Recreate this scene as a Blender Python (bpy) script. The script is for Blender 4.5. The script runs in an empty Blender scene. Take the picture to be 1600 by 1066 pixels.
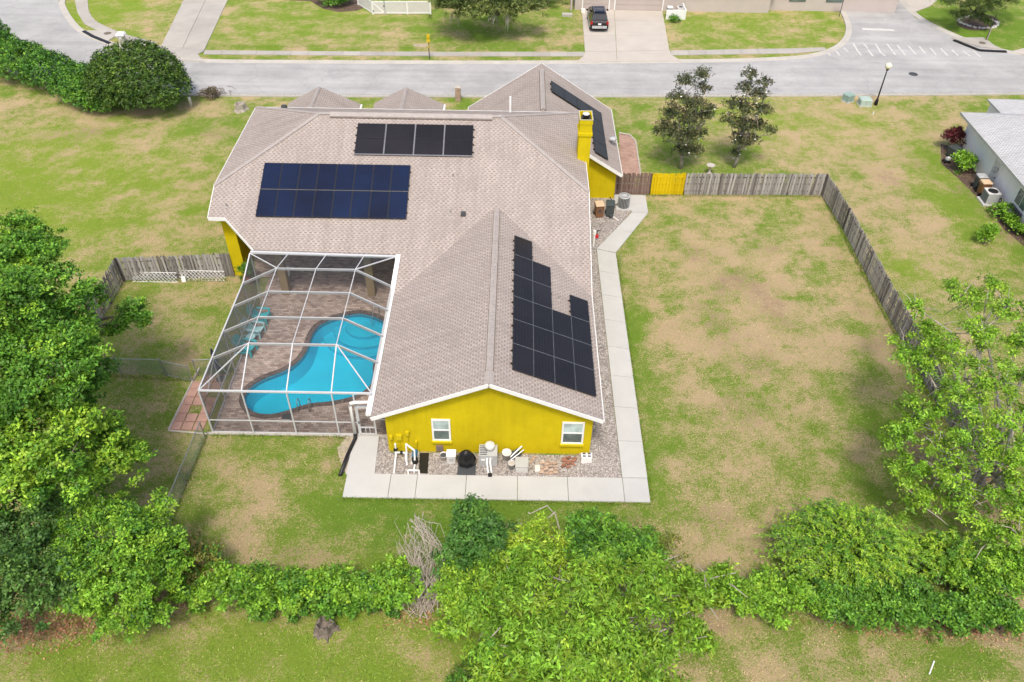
import bpy, bmesh, math, random
import numpy as np
from mathutils import Vector, Matrix
random.seed(7); RNG = np.random.default_rng(11)
scene = bpy.context.scene
col = scene.collection
R = math.radians

# ------------------------------------------------------------------ camera
FPX, PITCH, ROLL, CAMH = 1266.0, R(42.3), math.atan2(-24, 1390), 32.5
_c, _s = math.cos(ROLL), math.sin(ROLL)
_R = np.array([1., 0, 0]); _D = np.array([0, -math.sin(PITCH), -math.cos(PITCH)]); _F = np.array([0, math.cos(PITCH), -math.sin(PITCH)])
def _ray(px, py):
    u, v = px - 800., py - 533.
    return _R * (u * _c - v * _s) + _D * (u * _s + v * _c) + _F * FPX
def G(px, py, z=0.):
    "point at height z seen at photograph pixel (px, py)"
    d = _ray(px, py); t = (z - CAMH) / d[2]
    return (d[0] * t, d[1] * t, z)
def GY(px, py, y):
    d = _ray(px, py); t = y / d[1]
    return (d[0] * t, y, CAMH + d[2] * t)
cam = bpy.data.cameras.new('camera'); camo = bpy.data.objects.new('camera', cam); col.objects.link(camo)
xa = _R * _c + _D * _s; ya = _R * _s - _D * _c; za = -_F
camo.matrix_world = Matrix(((xa[0], ya[0], za[0], 0), (xa[1], ya[1], za[1], 0), (xa[2], ya[2], za[2], CAMH), (0, 0, 0, 1)))
cam.sensor_width = 36; cam.lens = 36 * FPX / 1600; cam.clip_start = .5; cam.clip_end = 3000
scene.camera = camo

# ------------------------------------------------------------------ sky, sun, exposure
SUNDIR = Vector((-.04, -.46, .86)).normalized()          # towards the sun
SUN_EL = math.asin(SUNDIR.z); SUN_AZ = math.atan2(SUNDIR.x, SUNDIR.y)
w = bpy.data.worlds.new('World'); scene.world = w; w.use_nodes = True
nt = w.node_tree; bg = nt.nodes['Background']
sky = nt.nodes.new('ShaderNodeTexSky'); sky.sky_type = 'NISHITA'; sky.sun_disc = False
sky.sun_elevation = SUN_EL; sky.sun_rotation = SUN_AZ; sky.air_density = 1.0; sky.dust_density = 5.0; sky.ozone_density = 1.0
nt.links.new(sky.outputs[0], bg.inputs[0]); bg.inputs[1].default_value = .12
sl = bpy.data.lights.new('sun', 'SUN'); sl.energy = 1.5; sl.angle = R(10); sl.color = (1, .94, .83)
so = bpy.data.objects.new('sun', sl); col.objects.link(so)
so.rotation_euler = SUNDIR.to_track_quat('Z', 'Y').to_euler(); so.location = (30, -30, 60)
vs = scene.view_settings
vs.view_transform = 'Standard'; vs.look = 'None'; vs.gamma = 1; vs.use_curve_mapping = False; vs.exposure = .75

# ------------------------------------------------------------------ mesh helpers
class MB:
    def __init__(s): s.v = []; s.f = []
    def add(s, vs, fs):
        o = len(s.v); s.v += [tuple(map(float, p)) for p in vs]; s.f += [tuple(i + o for i in f) for f in fs]; return s
    def box(s, x0, y0, z0, x1, y1, z1):
        return s.add([(x0,y0,z0),(x1,y0,z0),(x1,y1,z0),(x0,y1,z0),(x0,y0,z1),(x1,y0,z1),(x1,y1,z1),(x0,y1,z1)],
                     [(3,2,1,0),(4,5,6,7),(0,1,5,4),(1,2,6,5),(2,3,7,6),(3,0,4,7)])
    def cbox(s, c, d, rz=0, taper=1., tilt=0):
        m = Matrix.Translation(c) @ Matrix.Rotation(rz, 4, 'Z') @ Matrix.Rotation(tilt, 4, 'X')
        x, y, z = d[0]/2, d[1]/2, d[2]/2; t = taper
        p = [(-x,-y,-z),(x,-y,-z),(x,y,-z),(-x,y,-z),(-x*t,-y*t,z),(x*t,-y*t,z),(x*t,y*t,z),(-x*t,y*t,z)]
        return s.add([m @ Vector(q) for q in p], [(3,2,1,0),(4,5,6,7),(0,1,5,4),(1,2,6,5),(2,3,7,6),(3,0,4,7)])
    def beam(s, a, b, w, h, up=(0,0,1)):
        a, b = Vector(a), Vector(b); d = (b - a).normalized(); u = Vector(up)
        if abs(d.dot(u)) > .98: u = Vector((0, 1, 0))
        sd = d.cross(u).normalized() * (w/2); u2 = sd.cross(d).normalized() * (h/2)
        p = [a-sd-u2, a+sd-u2, a+sd+u2, a-sd+u2, b-sd-u2, b+sd-u2, b+sd+u2, b-sd+u2]
        return s.add(p, [(0,1,2,3),(7,6,5,4),(0,4,5,1),(1,5,6,2),(2,6,7,3),(3,7,4,0)])
    def tube(s, pts, rs, n=8, cap=True):
        pts = [Vector(p) for p in pts]
        if not isinstance(rs, (list, tuple)): rs = [rs] * len(pts)
        o = len(s.v); k = len(pts); ref = None
        for i, p in enumerate(pts):
            d = (pts[min(i+1, k-1)] - pts[max(i-1, 0)]).normalized()
            if ref is None or abs(d.dot(ref)) > .95: ref = Vector((0,0,1)) if abs(d.z) < .9 else Vector((1,0,0))
            a = d.cross(ref).normalized(); b = d.cross(a)
            for j in range(n):
                t = 2*math.pi*j/n; q = p + (a*math.cos(t) + b*math.sin(t))*rs[i]; s.v.append(tuple(q))
        for i in range(k-1):
            for j in range(n):
                s.f.append((o+i*n+j, o+i*n+(j+1)%n, o+(i+1)*n+(j+1)%n, o+(i+1)*n+j))
        if cap: s.f.append(tuple(o+j for j in range(n))[::-1]); s.f.append(tuple(o+(k-1)*n+j for j in range(n)))
        return s
    def lathe(s, c, prof, n=16, sx=1, sy=1):
        o = len(s.v)
        for r, z in prof:
            for j in range(n):
                t = 2*math.pi*j/n; s.v.append((c[0]+r*math.cos(t)*sx, c[1]+r*math.sin(t)*sy, c[2]+z))
        for i in range(len(prof)-1):
            for j in range(n): s.f.append((o+i*n+j, o+i*n+(j+1)%n, o+(i+1)*n+(j+1)%n, o+(i+1)*n+j))
        s.f.append(tuple(o+j for j in range(n))[::-1]); e = o+(len(prof)-1)*n; s.f.append(tuple(e+j for j in range(n)))
        return s
    def prism(s, poly, z0, z1):
        n = len(poly); A = sum(poly[i][0]*poly[(i+1)%n][1]-poly[(i+1)%n][0]*poly[i][1] for i in range(n))
        if A < 0: poly = poly[::-1]
        return s.add([(p[0],p[1],z0) for p in poly]+[(p[0],p[1],z1) for p in poly],
                     [tuple(range(n))[::-1], tuple(range(n,2*n))] + [(i,(i+1)%n,n+(i+1)%n,n+i) for i in range(n)])
    def slab(s, pts, dv):
        "planar polygon extruded by the vector dv"
        n = len(pts); q = [tuple(np.add(p, dv)) for p in pts]
        return s.add(list(pts)+q, [tuple(range(n)), tuple(range(n,2*n))[::-1]] + [(i,n+i,n+(i+1)%n,(i+1)%n) for i in range(n)])

def obj(name, mb, mat, parent=None, smooth=False, org=None):
    me = bpy.data.meshes.new(name)
    o0 = org or (rootloc(parent) if parent else (0,0,0))
    me.from_pydata([(a-o0[0], b-o0[1], c-o0[2]) for a, b, c in mb.v], [], mb.f)
    me.validate(); 
    if mat: me.materials.append(mat)
    if smooth:
        for p in me.polygons: p.use_smooth = True
    bm = bmesh.new(); bm.from_mesh(me); bmesh.ops.recalc_face_normals(bm, faces=bm.faces); bm.to_mesh(me); bm.free()
    o = bpy.data.objects.new(name, me); col.objects.link(o)
    if parent: o.parent = parent
    elif org: o.location = org
    return o
def rootloc(o):
    while o.parent: o = o.parent
    return tuple(o.location)
def tag(o, label=None, cat=None, group=None, kind=None):
    for k, v in (('label', label), ('category', cat), ('group', group), ('kind', kind)):
        if v: o[k] = v
    return o
def thing(name, label, cat, loc=(0,0,0), rz=0, group=None):
    o = bpy.data.objects.new(name, None); col.objects.link(o); o.location = loc; o.rotation_euler = (0,0,rz)
    o.empty_display_size = .2
    return tag(o, label, cat, group)
def one(name, mb, mat, label, cat, group=None, smooth=False):
    "a thing that is a single mesh, its origin at the middle of its base"
    a = np.array(mb.v); c = ((a[:,0].min()+a[:,0].max())/2, (a[:,1].min()+a[:,1].max())/2, a[:,2].min())
    return tag(obj(name, mb, mat, None, smooth, org=c), label, cat, group)
def struct(name, mb, mat, parent=None):
    o = obj(name, mb, mat, parent)
    if not parent: o['kind'] = 'structure'
    return o
def dup(root, loc, rz=0, label=None):
    r = root.copy(); col.objects.link(r); r.location = loc; r.rotation_euler = (0,0,rz)
    if label: r['label'] = label
    for ch in list(root.children):
        c = ch.copy(); col.objects.link(c); c.parent = r
        for g in ch.children:
            d = g.copy(); col.objects.link(d); d.parent = c
    return r
def piece(name, me, parent, loc, rot=(0,0,0), scale=(1,1,1)):
    o = bpy.data.objects.new(name, me); col.objects.link(o); o.parent = parent
    o.location = loc; o.rotation_euler = rot; o.scale = scale; return o
def meshof(name, mb, mat):
    me = bpy.data.meshes.new(name); me.from_pydata(mb.v, [], mb.f); me.materials.append(mat)
    bm = bmesh.new(); bm.from_mesh(me); bmesh.ops.recalc_face_normals(bm, faces=bm.faces); bm.to_mesh(me); bm.free()
    return me

# ------------------------------------------------------------------ materials
class NT:
    def __init__(s, name):
        s.m = bpy.data.materials.new(name); s.m.use_nodes = True; s.t = s.m.node_tree; s.n = s.t.nodes
        s.b = s.n['Principled BSDF']; s.out = s.n['Material Output']
    def node(s, typ, **kw):
        n = s.n.new('ShaderNode'+typ)
        for k, v in kw.items():
            if hasattr(n, k): setattr(n, k, v)
            else: n.inputs[k].default_value = v
        return n
    def link(s, a, b): s.t.links.new(a, b)
    def pos(s): return s.node('NewGeometry').outputs['Position']
    def noise(s, scale, detail=4, rough=.6, vec=None):
        n = s.node('TexNoise', Scale=scale, Detail=detail, Roughness=rough)
        s.link(vec or s.pos(), n.inputs['Vector']); return n.outputs['Fac']
    def ramp(s, fac, stops):
        r = s.node('ValToRGB'); e = r.color_ramp.elements
        while len(e) < len(stops): e.new(.5)
        for el, (p, c) in zip(e, stops): el.position = p; el.color = (*c, 1) if len(c) == 3 else c
        s.link(fac, r.inputs[0]); return r.outputs[0]
    def math(s, op, a, b=None, c=None):
        n = s.node('Math', operation=op)
        for i, x in enumerate((a, b, c)):
            if x is None: continue
            if isinstance(x, (int, float)): n.inputs[i].default_value = x
            else: s.link(x, n.inputs[i])
        return n.outputs[0]
    def mix(s, fac, a, b, mode='MIX'):
        n = s.node('Mix', data_type='RGBA', blend_type=mode)
        for i, x in ((0, fac), (6, a), (7, b)):
            if isinstance(x, (int, float)): n.inputs[i].default_value = x
            elif isinstance(x, tuple): n.inputs[i].default_value = (*x, 1)
            else: s.link(x, n.inputs[i])
        return n.outputs[2]
    def bump(s, h, strength=.3, dist=.02):
        b = s.node('Bump', Strength=strength, Distance=dist); s.link(h, b.inputs['Height']); s.link(b.outputs[0], s.b.inputs['Normal'])
    def base(s, c): s.link(c, s.b.inputs['Base Color']); return s
def mul(c, k): return tuple(min(1, x*k) for x in c)
def M(name, c, rough=.7, var=.15, vs=2., fine=0., fs=40., bump=0., bs=30., metal=0., orand=0., spec=.4):
    t = NT(name); t.b.inputs['Roughness'].default_value = rough; t.b.inputs['Metallic'].default_value = metal
    t.b.inputs['Specular IOR Level'].default_value = spec
    k = t.ramp(t.noise(vs, 5), [(.3, mul(c, 1-var)), (.7, mul(c, 1+var))])
    if fine: k = t.mix(1., k, t.ramp(t.noise(fs, 2), [(.3, (1-fine,)*3), (.7, (1,)*3)]), 'MULTIPLY')
    if orand:
        oi = t.node('ObjectInfo'); k = t.mix(1., k, t.ramp(oi.outputs['Random'], [(0, (1-orand,)*3), (1, (1,)*3)]), 'MULTIPLY')
    t.base(k)
    if bump: t.bump(t.noise(bs, 3), bump)
    return t.m

def shingle(name, light, dark, cw=.29, ch=.15):
    t = NT(name); t.b.inputs['Roughness'].default_value = .95; t.b.inputs['Specular IOR Level'].default_value = .15
    uv = t.node('UVMap'); sx = t.node('SeparateXYZ'); t.link(uv.outputs[0], sx.inputs[0])
    v = t.math('DIVIDE', sx.outputs[1], ch); row = t.math('FLOOR', v); fv = t.math('FRACT', v)
    wn = t.node('TexWhiteNoise', noise_dimensions='1D'); t.link(row, wn.inputs['W'])
    u = t.math('ADD', t.math('DIVIDE', sx.outputs[0], cw), t.math('ADD', t.math('MULTIPLY', row, .5), t.math('MULTIPLY', wn.outputs[0], .22)))
    fu = t.math('FRACT', u); cell = t.node('CombineXYZ'); t.link(t.math('FLOOR', u), cell.inputs[0]); t.link(row, cell.inputs[1])
    w2 = t.node('TexWhiteNoise', noise_dimensions='2D'); t.link(cell.outputs[0], w2.inputs['Vector'])
    dash = t.math('MULTIPLY', t.math('LESS_THAN', fu, .56), t.math('GREATER_THAN', fv, .4))
    dash = t.math('MULTIPLY', dash, t.math('ADD', .45, t.math('MULTIPLY', w2.outputs[0], .6)))
    big = t.ramp(t.noise(.55, 5), [(.3, mul(light, .9)), (.7, mul(light, 1.08))])
    tab = t.mix(1., big, t.ramp(w2.outputs[0], [(0, (.86, .85, .84)), (1, (1.06, 1.04, 1.02))]), 'MULTIPLY')
    c = t.mix(dash, tab, dark)
    c = t.mix(t.math('LESS_THAN', fv, .07), c, mul(dark, .75))
    c = t.mix(1., c, t.ramp(t.noise(60, 2), [(.3, (.8,)*3), (.7, (1.1,)*3)]), 'MULTIPLY')
    # faint water streaks running down the slope
    mp = t.node('Mapping'); mp.inputs['Scale'].default_value = (2.2, .12, 1); t.link(uv.outputs[0], mp.inputs[0])
    c = t.mix(1., c, t.ramp(t.noise(1., 4, vec=mp.outputs[0]), [(.35, (.9, .89, .88)), (.6, (1,)*3)]), 'MULTIPLY')
    t.base(c); t.bump(t.math('ADD', t.math('MULTIPLY', fv, -.6), t.math('MULTIPLY', dash, .5)), .6, .012)
    return t.m

def voro_stones(name, cols, scale, joint=None, bump=.6, rough=.85):
    t = NT(name); t.b.inputs['Roughness'].default_value = rough
    v = t.node('TexVoronoi', Scale=scale); t.link(t.pos(), v.inputs['Vector'])
    wn = t.node('TexWhiteNoise', noise_dimensions='3D'); t.link(v.outputs['Color'], wn.inputs['Vector'])
    n = len(cols); c = t.ramp(wn.outputs[0], [(i/(n-1), k) for i, k in enumerate(cols)])
    c = t.mix(1., c, t.ramp(v.outputs['Distance'], [(.25, (1,)*3), (.75, (.55,)*3)]), 'MULTIPLY')
    c = t.mix(1., c, t.ramp(t.noise(.9, 4), [(.3, (.82,)*3), (.7, (1.1,)*3)]), 'MULTIPLY')
    t.base(c); t.bump(t.math('MULTIPLY', v.outputs['Distance'], -1.), bump, .04); return t.m

def pavers(name, cols, bw, bh, mortar, tilt=0.):
    t = NT(name); t.b.inputs['Roughness'].default_value = .85
    mp = t.node('Mapping'); mp.inputs['Rotation'].default_value = (0, 0, tilt); t.link(t.pos(), mp.inputs[0])
    b = t.node('TexBrick', Scale=1.); b.inputs['Brick Width'].default_value = bw; b.inputs['Row Height'].default_value = bh
    b.inputs['Mortar Size'].default_value = .006; b.inputs['Mortar'].default_value = (*mortar, 1)
    b.inputs['Color1'].default_value = (0, 0, 0, 1); b.inputs['Color2'].default_value = (1, 1, 1, 1)
    t.link(mp.outputs[0], b.inputs['Vector'])
    n = len(cols); c = t.ramp(b.outputs['Color'], [(i/(n-1), k) for i, k in enumerate(cols)])
    c = t.mix(b.outputs['Fac'], c, mortar)
    c = t.mix(1., c, t.ramp(t.noise(1.1, 5), [(.3, (.72, .71, .7)), (.7, (1.12,)*3)]), 'MULTIPLY')
    c = t.mix(1., c, t.ramp(t.noise(25, 3), [(.3, (.85,)*3), (.7, (1.1,)*3)]), 'MULTIPLY')
    t.base(c); t.bump(t.math('MULTIPLY', b.outputs['Fac'], -1.), .5, .01); return t.m

def leafmat(name, trans=.22):
    t = NT(name); a = t.node('Attribute', attribute_name='Col'); t.base(a.outputs['Color'])
    t.b.inputs['Roughness'].default_value = .5; t.b.inputs['Specular IOR Level'].default_value = .3
    tr = t.node('BsdfTranslucent'); t.link(t.mix(1., a.outputs['Color'], (1.1, 1.25, .6), 'MULTIPLY'), tr.inputs[0])
    mx = t.node('MixShader'); mx.inputs[0].default_value = trans
    t.link(t.b.outputs[0], mx.inputs[1]); t.link(tr.outputs[0], mx.inputs[2]); t.link(mx.outputs[0], t.out.inputs[0]); return t.m

def lawnmat():
    t = NT('lawn'); t.b.inputs['Roughness'].default_value = .95; t.b.inputs['Specular IOR Level'].default_value = .1
    a = t.node('Attribute', attribute_name='Col'); s = t.node('SeparateColor'); t.link(a.outputs['Color'], s.inputs[0])
    dry, dirt, yel = s.outputs[0], s.outputs[1], s.outputs[2]
    n1 = t.noise(.35, 6, .65); n2 = t.noise(2.2, 5, .7); n3 = t.noise(11, 4, .75); n4 = t.noise(38, 3, .8)
    k = t.math('ADD', t.math('ADD', t.math('MULTIPLY', n1, 2.3), t.math('MULTIPLY', n2, 2.0)), t.math('ADD', t.math('MULTIPLY', n3, 3.4), t.math('MULTIPLY', n4, 2.2)))
    k = t.math('SUBTRACT', k, 4.93)
    f = t.math('ADD', dry, k)
    grn = t.mix(yel, (.115, .245, .027), (.29, .40, .048))
    grn2 = t.mix(yel, (.20, .29, .055), (.37, .42, .085))
    c = t.mix(t.ramp(f, [(.05, (0,)*3), (.45, (1,)*3)]), grn, grn2)
    c = t.mix(t.ramp(f, [(.36, (0,)*3), (.92, (1,)*3)]), c, (.60, .455, .27))
    c = t.mix(t.ramp(t.math('ADD', t.math('MULTIPLY', n2, .5), t.math('MULTIPLY', n3, .5)), [(.58, (0,)*3), (.74, (.5,)*3)]), c, (.33, .22, .13))
    dm = t.ramp(t.math('ADD', dirt, t.math('MULTIPLY', k, .6)), [(.35, (0,)*3), (.65, (1,)*3)])
    c = t.mix(dm, c, t.ramp(n3, [(.35, (.30, .195, .115)), (.65, (.55, .415, .27))]))
    c = t.mix(1., c, t.ramp(n4, [(.3, (.5,)*3), (.7, (1.4,)*3)]), 'MULTIPLY')
    t.base(c); t.bump(t.math('ADD', n4, t.math('MULTIPLY', n3, .8)), 1., .09); return t.m

def woodmat(name, a, b):
    t = NT(name); t.b.inputs['Roughness'].default_value = .9; t.b.inputs['Specular IOR Level'].default_value = .15
    oi = t.node('ObjectInfo'); tc = t.node('TexCoord'); mp = t.node('Mapping'); mp.inputs['Scale'].default_value = (14, 14, .9)
    t.link(tc.outputs['Object'], mp.inputs[0]); add = t.node('VectorMath', operation='ADD'); t.link(mp.outputs[0], add.inputs[0])
    cx = t.node('CombineXYZ'); t.link(t.math('MULTIPLY', oi.outputs['Random'], 90.), cx.inputs[2]); t.link(cx.outputs[0], add.inputs[1])
    g = t.noise(1.6, 6, .7, vec=add.outputs[0])
    f = t.math('ADD', t.math('MULTIPLY', g, .7), t.math('MULTIPLY', oi.outputs['Random'], .5))
    t.base(t.ramp(f, [(.25, a), (.75, b)])); t.bump(g, .5, .01); return t.m

def glassmat(name, tint, rough=.08):
    t = NT(name); t.b.inputs['Roughness'].default_value = rough; t.b.inputs['Specular IOR Level'].default_value = .8
    t.base(t.ramp(t.noise(1.3, 2), [(.35, mul(tint, .7)), (.65, mul(tint, 1.3))])); return t.m

def screenmat():
    t = NT('insect_screen'); t.b.inputs['Base Color'].default_value = (.06, .06, .065, 1); t.b.inputs['Roughness'].default_value = .6
    lw = t.node('LayerWeight', Blend=.5); tr = t.node('BsdfTransparent'); mx = t.node('MixShader')
    t.link(t.ramp(lw.outputs['Facing'], [(.1, (.18,)*3), (.55, (.44,)*3), (.95, (.9,)*3)]), mx.inputs[0])   # woven mesh closes up towards grazing views
    t.link(tr.outputs[0], mx.inputs[1]); t.link(t.b.outputs[0], mx.inputs[2]); t.link(mx.outputs[0], t.out.inputs[0]); return t.m

def watermat():
    t = NT('pool_water'); tr = t.node('BsdfTransparent'); tr.inputs[0].default_value = (.62, .94, .98, 1)
    gl = t.node('BsdfGlossy', Roughness=.03); fr = t.node('Fresnel', IOR=1.33); mx = t.node('MixShader')
    n = t.noise(2.6, 3); b = t.node('Bump', Strength=.3, Distance=.04); t.link(n, b.inputs['Height'])
    t.link(b.outputs[0], gl.inputs['Normal']); t.link(b.outputs[0], fr.inputs['Normal'])
    t.link(fr.outputs[0], mx.inputs[0]); t.link(tr.outputs[0], mx.inputs[1]); t.link(gl.outputs[0], mx.inputs[2]); t.link(mx.outputs[0], t.out.inputs[0]); return t.m

def solarmat(name, a, b):
    t = NT(name); t.b.inputs['Roughness'].default_value = .25; t.b.inputs['Specular IOR Level'].default_value = .3
    oi = t.node('ObjectInfo'); c = t.ramp(t.math('ADD', t.math('MULTIPLY', t.noise(.35, 3), .85), t.math('MULTIPLY', oi.outputs['Random'], .16)), [(.3, a), (.75, b)])
    tc = t.node('TexCoord'); br = t.node('TexBrick', Scale=1.); br.offset = 0
    br.inputs['Brick Width'].default_value = .17; br.inputs['Row Height'].default_value = .17; br.inputs['Mortar Size'].default_value = .004
    t.link(tc.outputs['Object'], br.inputs['Vector'])
    c = t.mix(t.math('MULTIPLY', br.outputs['Fac'], .35), c, (.06, .065, .075)); t.base(c); return t.m

Y = (.62, .49, .003)
m = {}
m['lawn'] = lawnmat()
def stucco():
    t = NT('yellow_stucco'); t.b.inputs['Roughness'].default_value = .85; t.b.inputs['Specular IOR Level'].default_value = .25
    c = t.ramp(t.noise(.6, 6, .65), [(.3, mul(Y, .86)), (.7, mul(Y, 1.08))])
    mp = t.node('Mapping'); mp.inputs['Scale'].default_value = (2.6, 2.6, .3); t.link(t.pos(), mp.inputs[0])
    c = t.mix(1., c, t.ramp(t.noise(1.5, 5, .7, vec=mp.outputs[0]), [(.34, (.93, .92, .9)), (.56, (1,)*3)]), 'MULTIPLY')
    c = t.mix(1., c, t.ramp(t.noise(48, 3), [(.3, (.86,)*3), (.7, (1.06,)*3)]), 'MULTIPLY')
    c = t.mix(t.ramp(t.noise(3.1, 6, .75), [(.64, (0,)*3), (.8, (.22,)*3)]), c, (.50, .43, .16)); t.base(c); t.bump(t.noise(55, 4), .5, .015); return t.m
m['yellow'] = stucco()
m['tan'] = M('shade_toned_column', (.30, .225, .11), .85, .06)  # yellow columns dulled to tan: shade and screen dimming put into the colour
m['yellow_dk'] = M('yellow_painted_metal', mul(Y, .9), .6, .05)
m['shingle'] = shingle('tan_shingles', (.428, .382, .355), (.262, .220, .198))
m['cap'] = M('ridge_shingles', (.408, .367, .344), .95, .08, 3, .25, 14)
m['grey_shingle'] = shingle('grey_shingles', (.55, .565, .58), (.36, .365, .38))
m['white'] = M('white_painted_trim', (.80, .80, .79), .5, .04, 2)
m['alu'] = M('white_aluminium', (.54, .55, .56), .4, .04, 2)
m['concrete'] = M('pale_concrete', (.49, .488, .47), .9, .05, .8, .07, 30, .15, 60, orand=.05)
m['sidewalk'] = M('weathered_concrete', (.43, .405, .365), .92, .1, .5, .12, 20, .15, 50, orand=.14)
m['drive'] = M('beige_concrete_drive', (.475, .435, .385), .92, .06, .5, .08, 20, .1, 50, orand=.05)
m['curb'] = M('concrete_kerb', (.46, .435, .39), .92, .1, .7, .12, 12, .15, 40)
def asphalt():
    t = NT('pale_asphalt'); t.b.inputs['Roughness'].default_value = .92
    mp = t.node('Mapping'); mp.inputs['Scale'].default_value = (.06, .9, 1); t.link(t.pos(), mp.inputs[0])
    c = t.ramp(t.noise(1., 5, .6, vec=mp.outputs[0]), [(.3, (.335, .332, .328)), (.7, (.425, .422, .418))])
    c = t.mix(1., c, t.ramp(t.noise(.25, 6, .7), [(.35, (.82,)*3), (.65, (1.06,)*3)]), 'MULTIPLY')
    c = t.mix(t.ramp(t.noise(1.7, 6, .75), [(.60, (0,)*3), (.78, (.4,)*3)]), c, (.2, .2, .2))
    c = t.mix(1., c, t.ramp(t.noise(30, 3), [(.3, (.86,)*3), (.7, (1.1,)*3)]), 'MULTIPLY')
    v = t.node('TexVoronoi', Scale=.22, feature='DISTANCE_TO_EDGE'); w = t.node('VectorMath', operation='ADD')
    nz = t.node('TexNoise', Scale=.9); t.link(t.pos(), nz.inputs[0]); t.link(t.pos(), w.inputs[0]); t.link(nz.outputs['Color'], w.inputs[1]); t.link(w.outputs[0], v.inputs['Vector'])
    c = t.mix(t.ramp(v.outputs['Distance'], [(.0, (.35,)*3), (.012, (0,)*3)]), c, (.22, .22, .22)); t.base(c); return t.m
m['asphalt'] = asphalt()
m['paint'] = M('worn_road_paint', (.62, .61, .58), .8, .2, 6, .3, 12)
m['deck'] = pavers('brown_deck_pavers', [(.30, .215, .175), (.47, .355, .295), (.60, .49, .415), (.40, .315, .27)], .3, .15, (.14, .11, .095))
m['coping'] = pavers('dark_coping', [(.10, .075, .07), (.2, .15, .13), (.15, .11, .1)], .12, .2, (.09, .075, .07))
m['plaster'] = M('pool_plaster', (.02, .57, .73), .8, .06, .5)
m['step_edge'] = M('pool_step_tile', (.02, .45, .60), .6, .1)
m['pool_tile'] = M('pool_tile_band', (.06, .26, .34), .35, .3, 9)
m['water'] = watermat()
m['screen'] = screenmat()
m['gravel'] = voro_stones('river_gravel', [(.21, .175, .16), (.52, .47, .43), (.36, .31, .285), (.60, .56, .52), (.27, .25, .24), (.45, .39, .35)], 13)
m['mulch'] = voro_stones('mulch', [(.09, .055, .04), (.19, .12, .09), (.12, .08, .06)], 10)
m['brickpath'] = pavers('red_brick_path', [(.34, .20, .155), (.45, .29, .23), (.40, .25, .2)], .22, .11, (.3, .24, .2))
m['salmon'] = M('salmon_paver', (.50, .30, .235), .9, .12, 3, .12, 30, .2, 40, orand=.15)
m['solar'] = solarmat('black_solar_glass', (.010, .009, .011), (.020, .018, .022))
m['solar_blue'] = solarmat('blue_solar_glass', (.003, .006, .022), (.005, .015, .055))
m['black_alu'] = M('black_frame', (.018, .018, .02), .4, .1)
m['rail'] = M('mounting_rail', (.30, .30, .31), .35, .1, metal=.6)
m['wood'] = woodmat('weathered_fence_wood', (.09, .08, .075), (.42, .40, .38))
m['wood_brown'] = woodmat('brown_fence_wood', (.085, .05, .04), (.25, .175, .145))
m['wood_yellow'] = woodmat('yellow_gate_wood', (.50, .36, .004), (.68, .50, .008))
m['dark_wood'] = woodmat('dark_fence_rail', (.08, .07, .065), (.22, .19, .17))
m['bark'] = M('bark', (.20, .165, .135), .95, .3, 3, .4, 20, .6, 15)
m['pale_bark'] = M('pale_bark', (.40, .36, .31), .95, .2, 3, .25, 20, .5, 15)
m['deadwood'] = M('dead_twigs', (.44, .38, .33), .95, .25, 2)
m['leaf'] = leafmat('leaves'); m['leaf_dull'] = leafmat('dull_leaves', .12)
m['black'] = M('black_plastic', (.012, .012, .013), .45, .1)
m['dkgrey'] = M('dark_grey', (.06, .065, .07), .6, .1)
m['grey'] = M('grey_metal', (.42, .43, .43), .5, .1)
m['ltgrey'] = M('light_grey', (.60, .59, .57), .6, .06)
m['galv'] = M('galvanised', (.38, .40, .40), .4, .1, metal=.7)
m['binbrown'] = M('brown_bin', (.20, .095, .045), .55, .1)
m['binlid'] = M('tan_bin_lid', (.62, .46, .30), .6, .05)
m['bingreen'] = M('dark_green_bin', (.055, .07, .07), .5, .1)
m['glass'] = glassmat('window_glass', (.10, .14, .13)); m['blind'] = glassmat('window_blind_glass', (.40, .50, .49), .2)
m['darkglass'] = glassmat('dark_glass', (.012, .014, .016), .05)
m['teal'] = M('teal_paint', (.07, .50, .55), .6, .08, 4)
m['tealpale'] = M('pale_teal_paint', (.42, .68, .70), .6, .1, 4)
m['navy'] = M('navy_canvas', (.008, .015, .045), .8, .2, 5)
m['wallwhite'] = M('white_stucco', (.84, .84, .83), .85, .05, .7, .06, 40, .2, 60)
m['wallbeige'] = M('beige_stucco', (.50, .44, .41), .85, .05, .7, .06, 40, .2, 60)
m['garage'] = M('garage_door_paint', (.46, .40, .37), .6, .04)
m['brick'] = M('red_brick', (.36, .17, .11), .9, .25, 7, .2, 30, orand=.4)
m['palebrick'] = M('pale_brick', (.55, .40, .31), .9, .2, 7, .2, 30, orand=.3)
m['stone'] = M('pale_stone', (.50, .46, .41), .9, .15, 4, .2, 25)
m['greenbox'] = M('green_utility_paint', (.24, .34, .30), .6, .1)
m['greenlid'] = M('pale_green_lid', (.36, .45, .40), .6, .1)
m['carblack'] = M('black_car_paint', (.006, .006, .008), .15, .1, spec=.6)
m['red'] = M('red_lens', (.40, .008, .01), .25, .1)
m['globe'] = M('lamp_globe', (.72, .70, .55), .3, .03)
m['signyellow'] = M('sign_yellow', (.62, .42, .01), .5, .05)
m['sand'] = M('sandy_soil', (.45, .38, .29), .95, .25, 2, .3, 25, .4, 30)
m['blue'] = M('blue_plastic', (.03, .16, .33), .5, .1)
m['terracotta'] = M('terracotta', (.40, .17, .09), .85, .15)
m['ceramic'] = M('white_ceramic', (.72, .72, .70), .3, .05)
m['redplastic'] = M('red_plastic', (.55, .015, .02), .4, .05)
m['petal'] = M('white_petals', (.80, .78, .72), .6, .03)
m['moss'] = M('grey_moss', (.30, .29, .24), .95, .2, 4)

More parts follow.
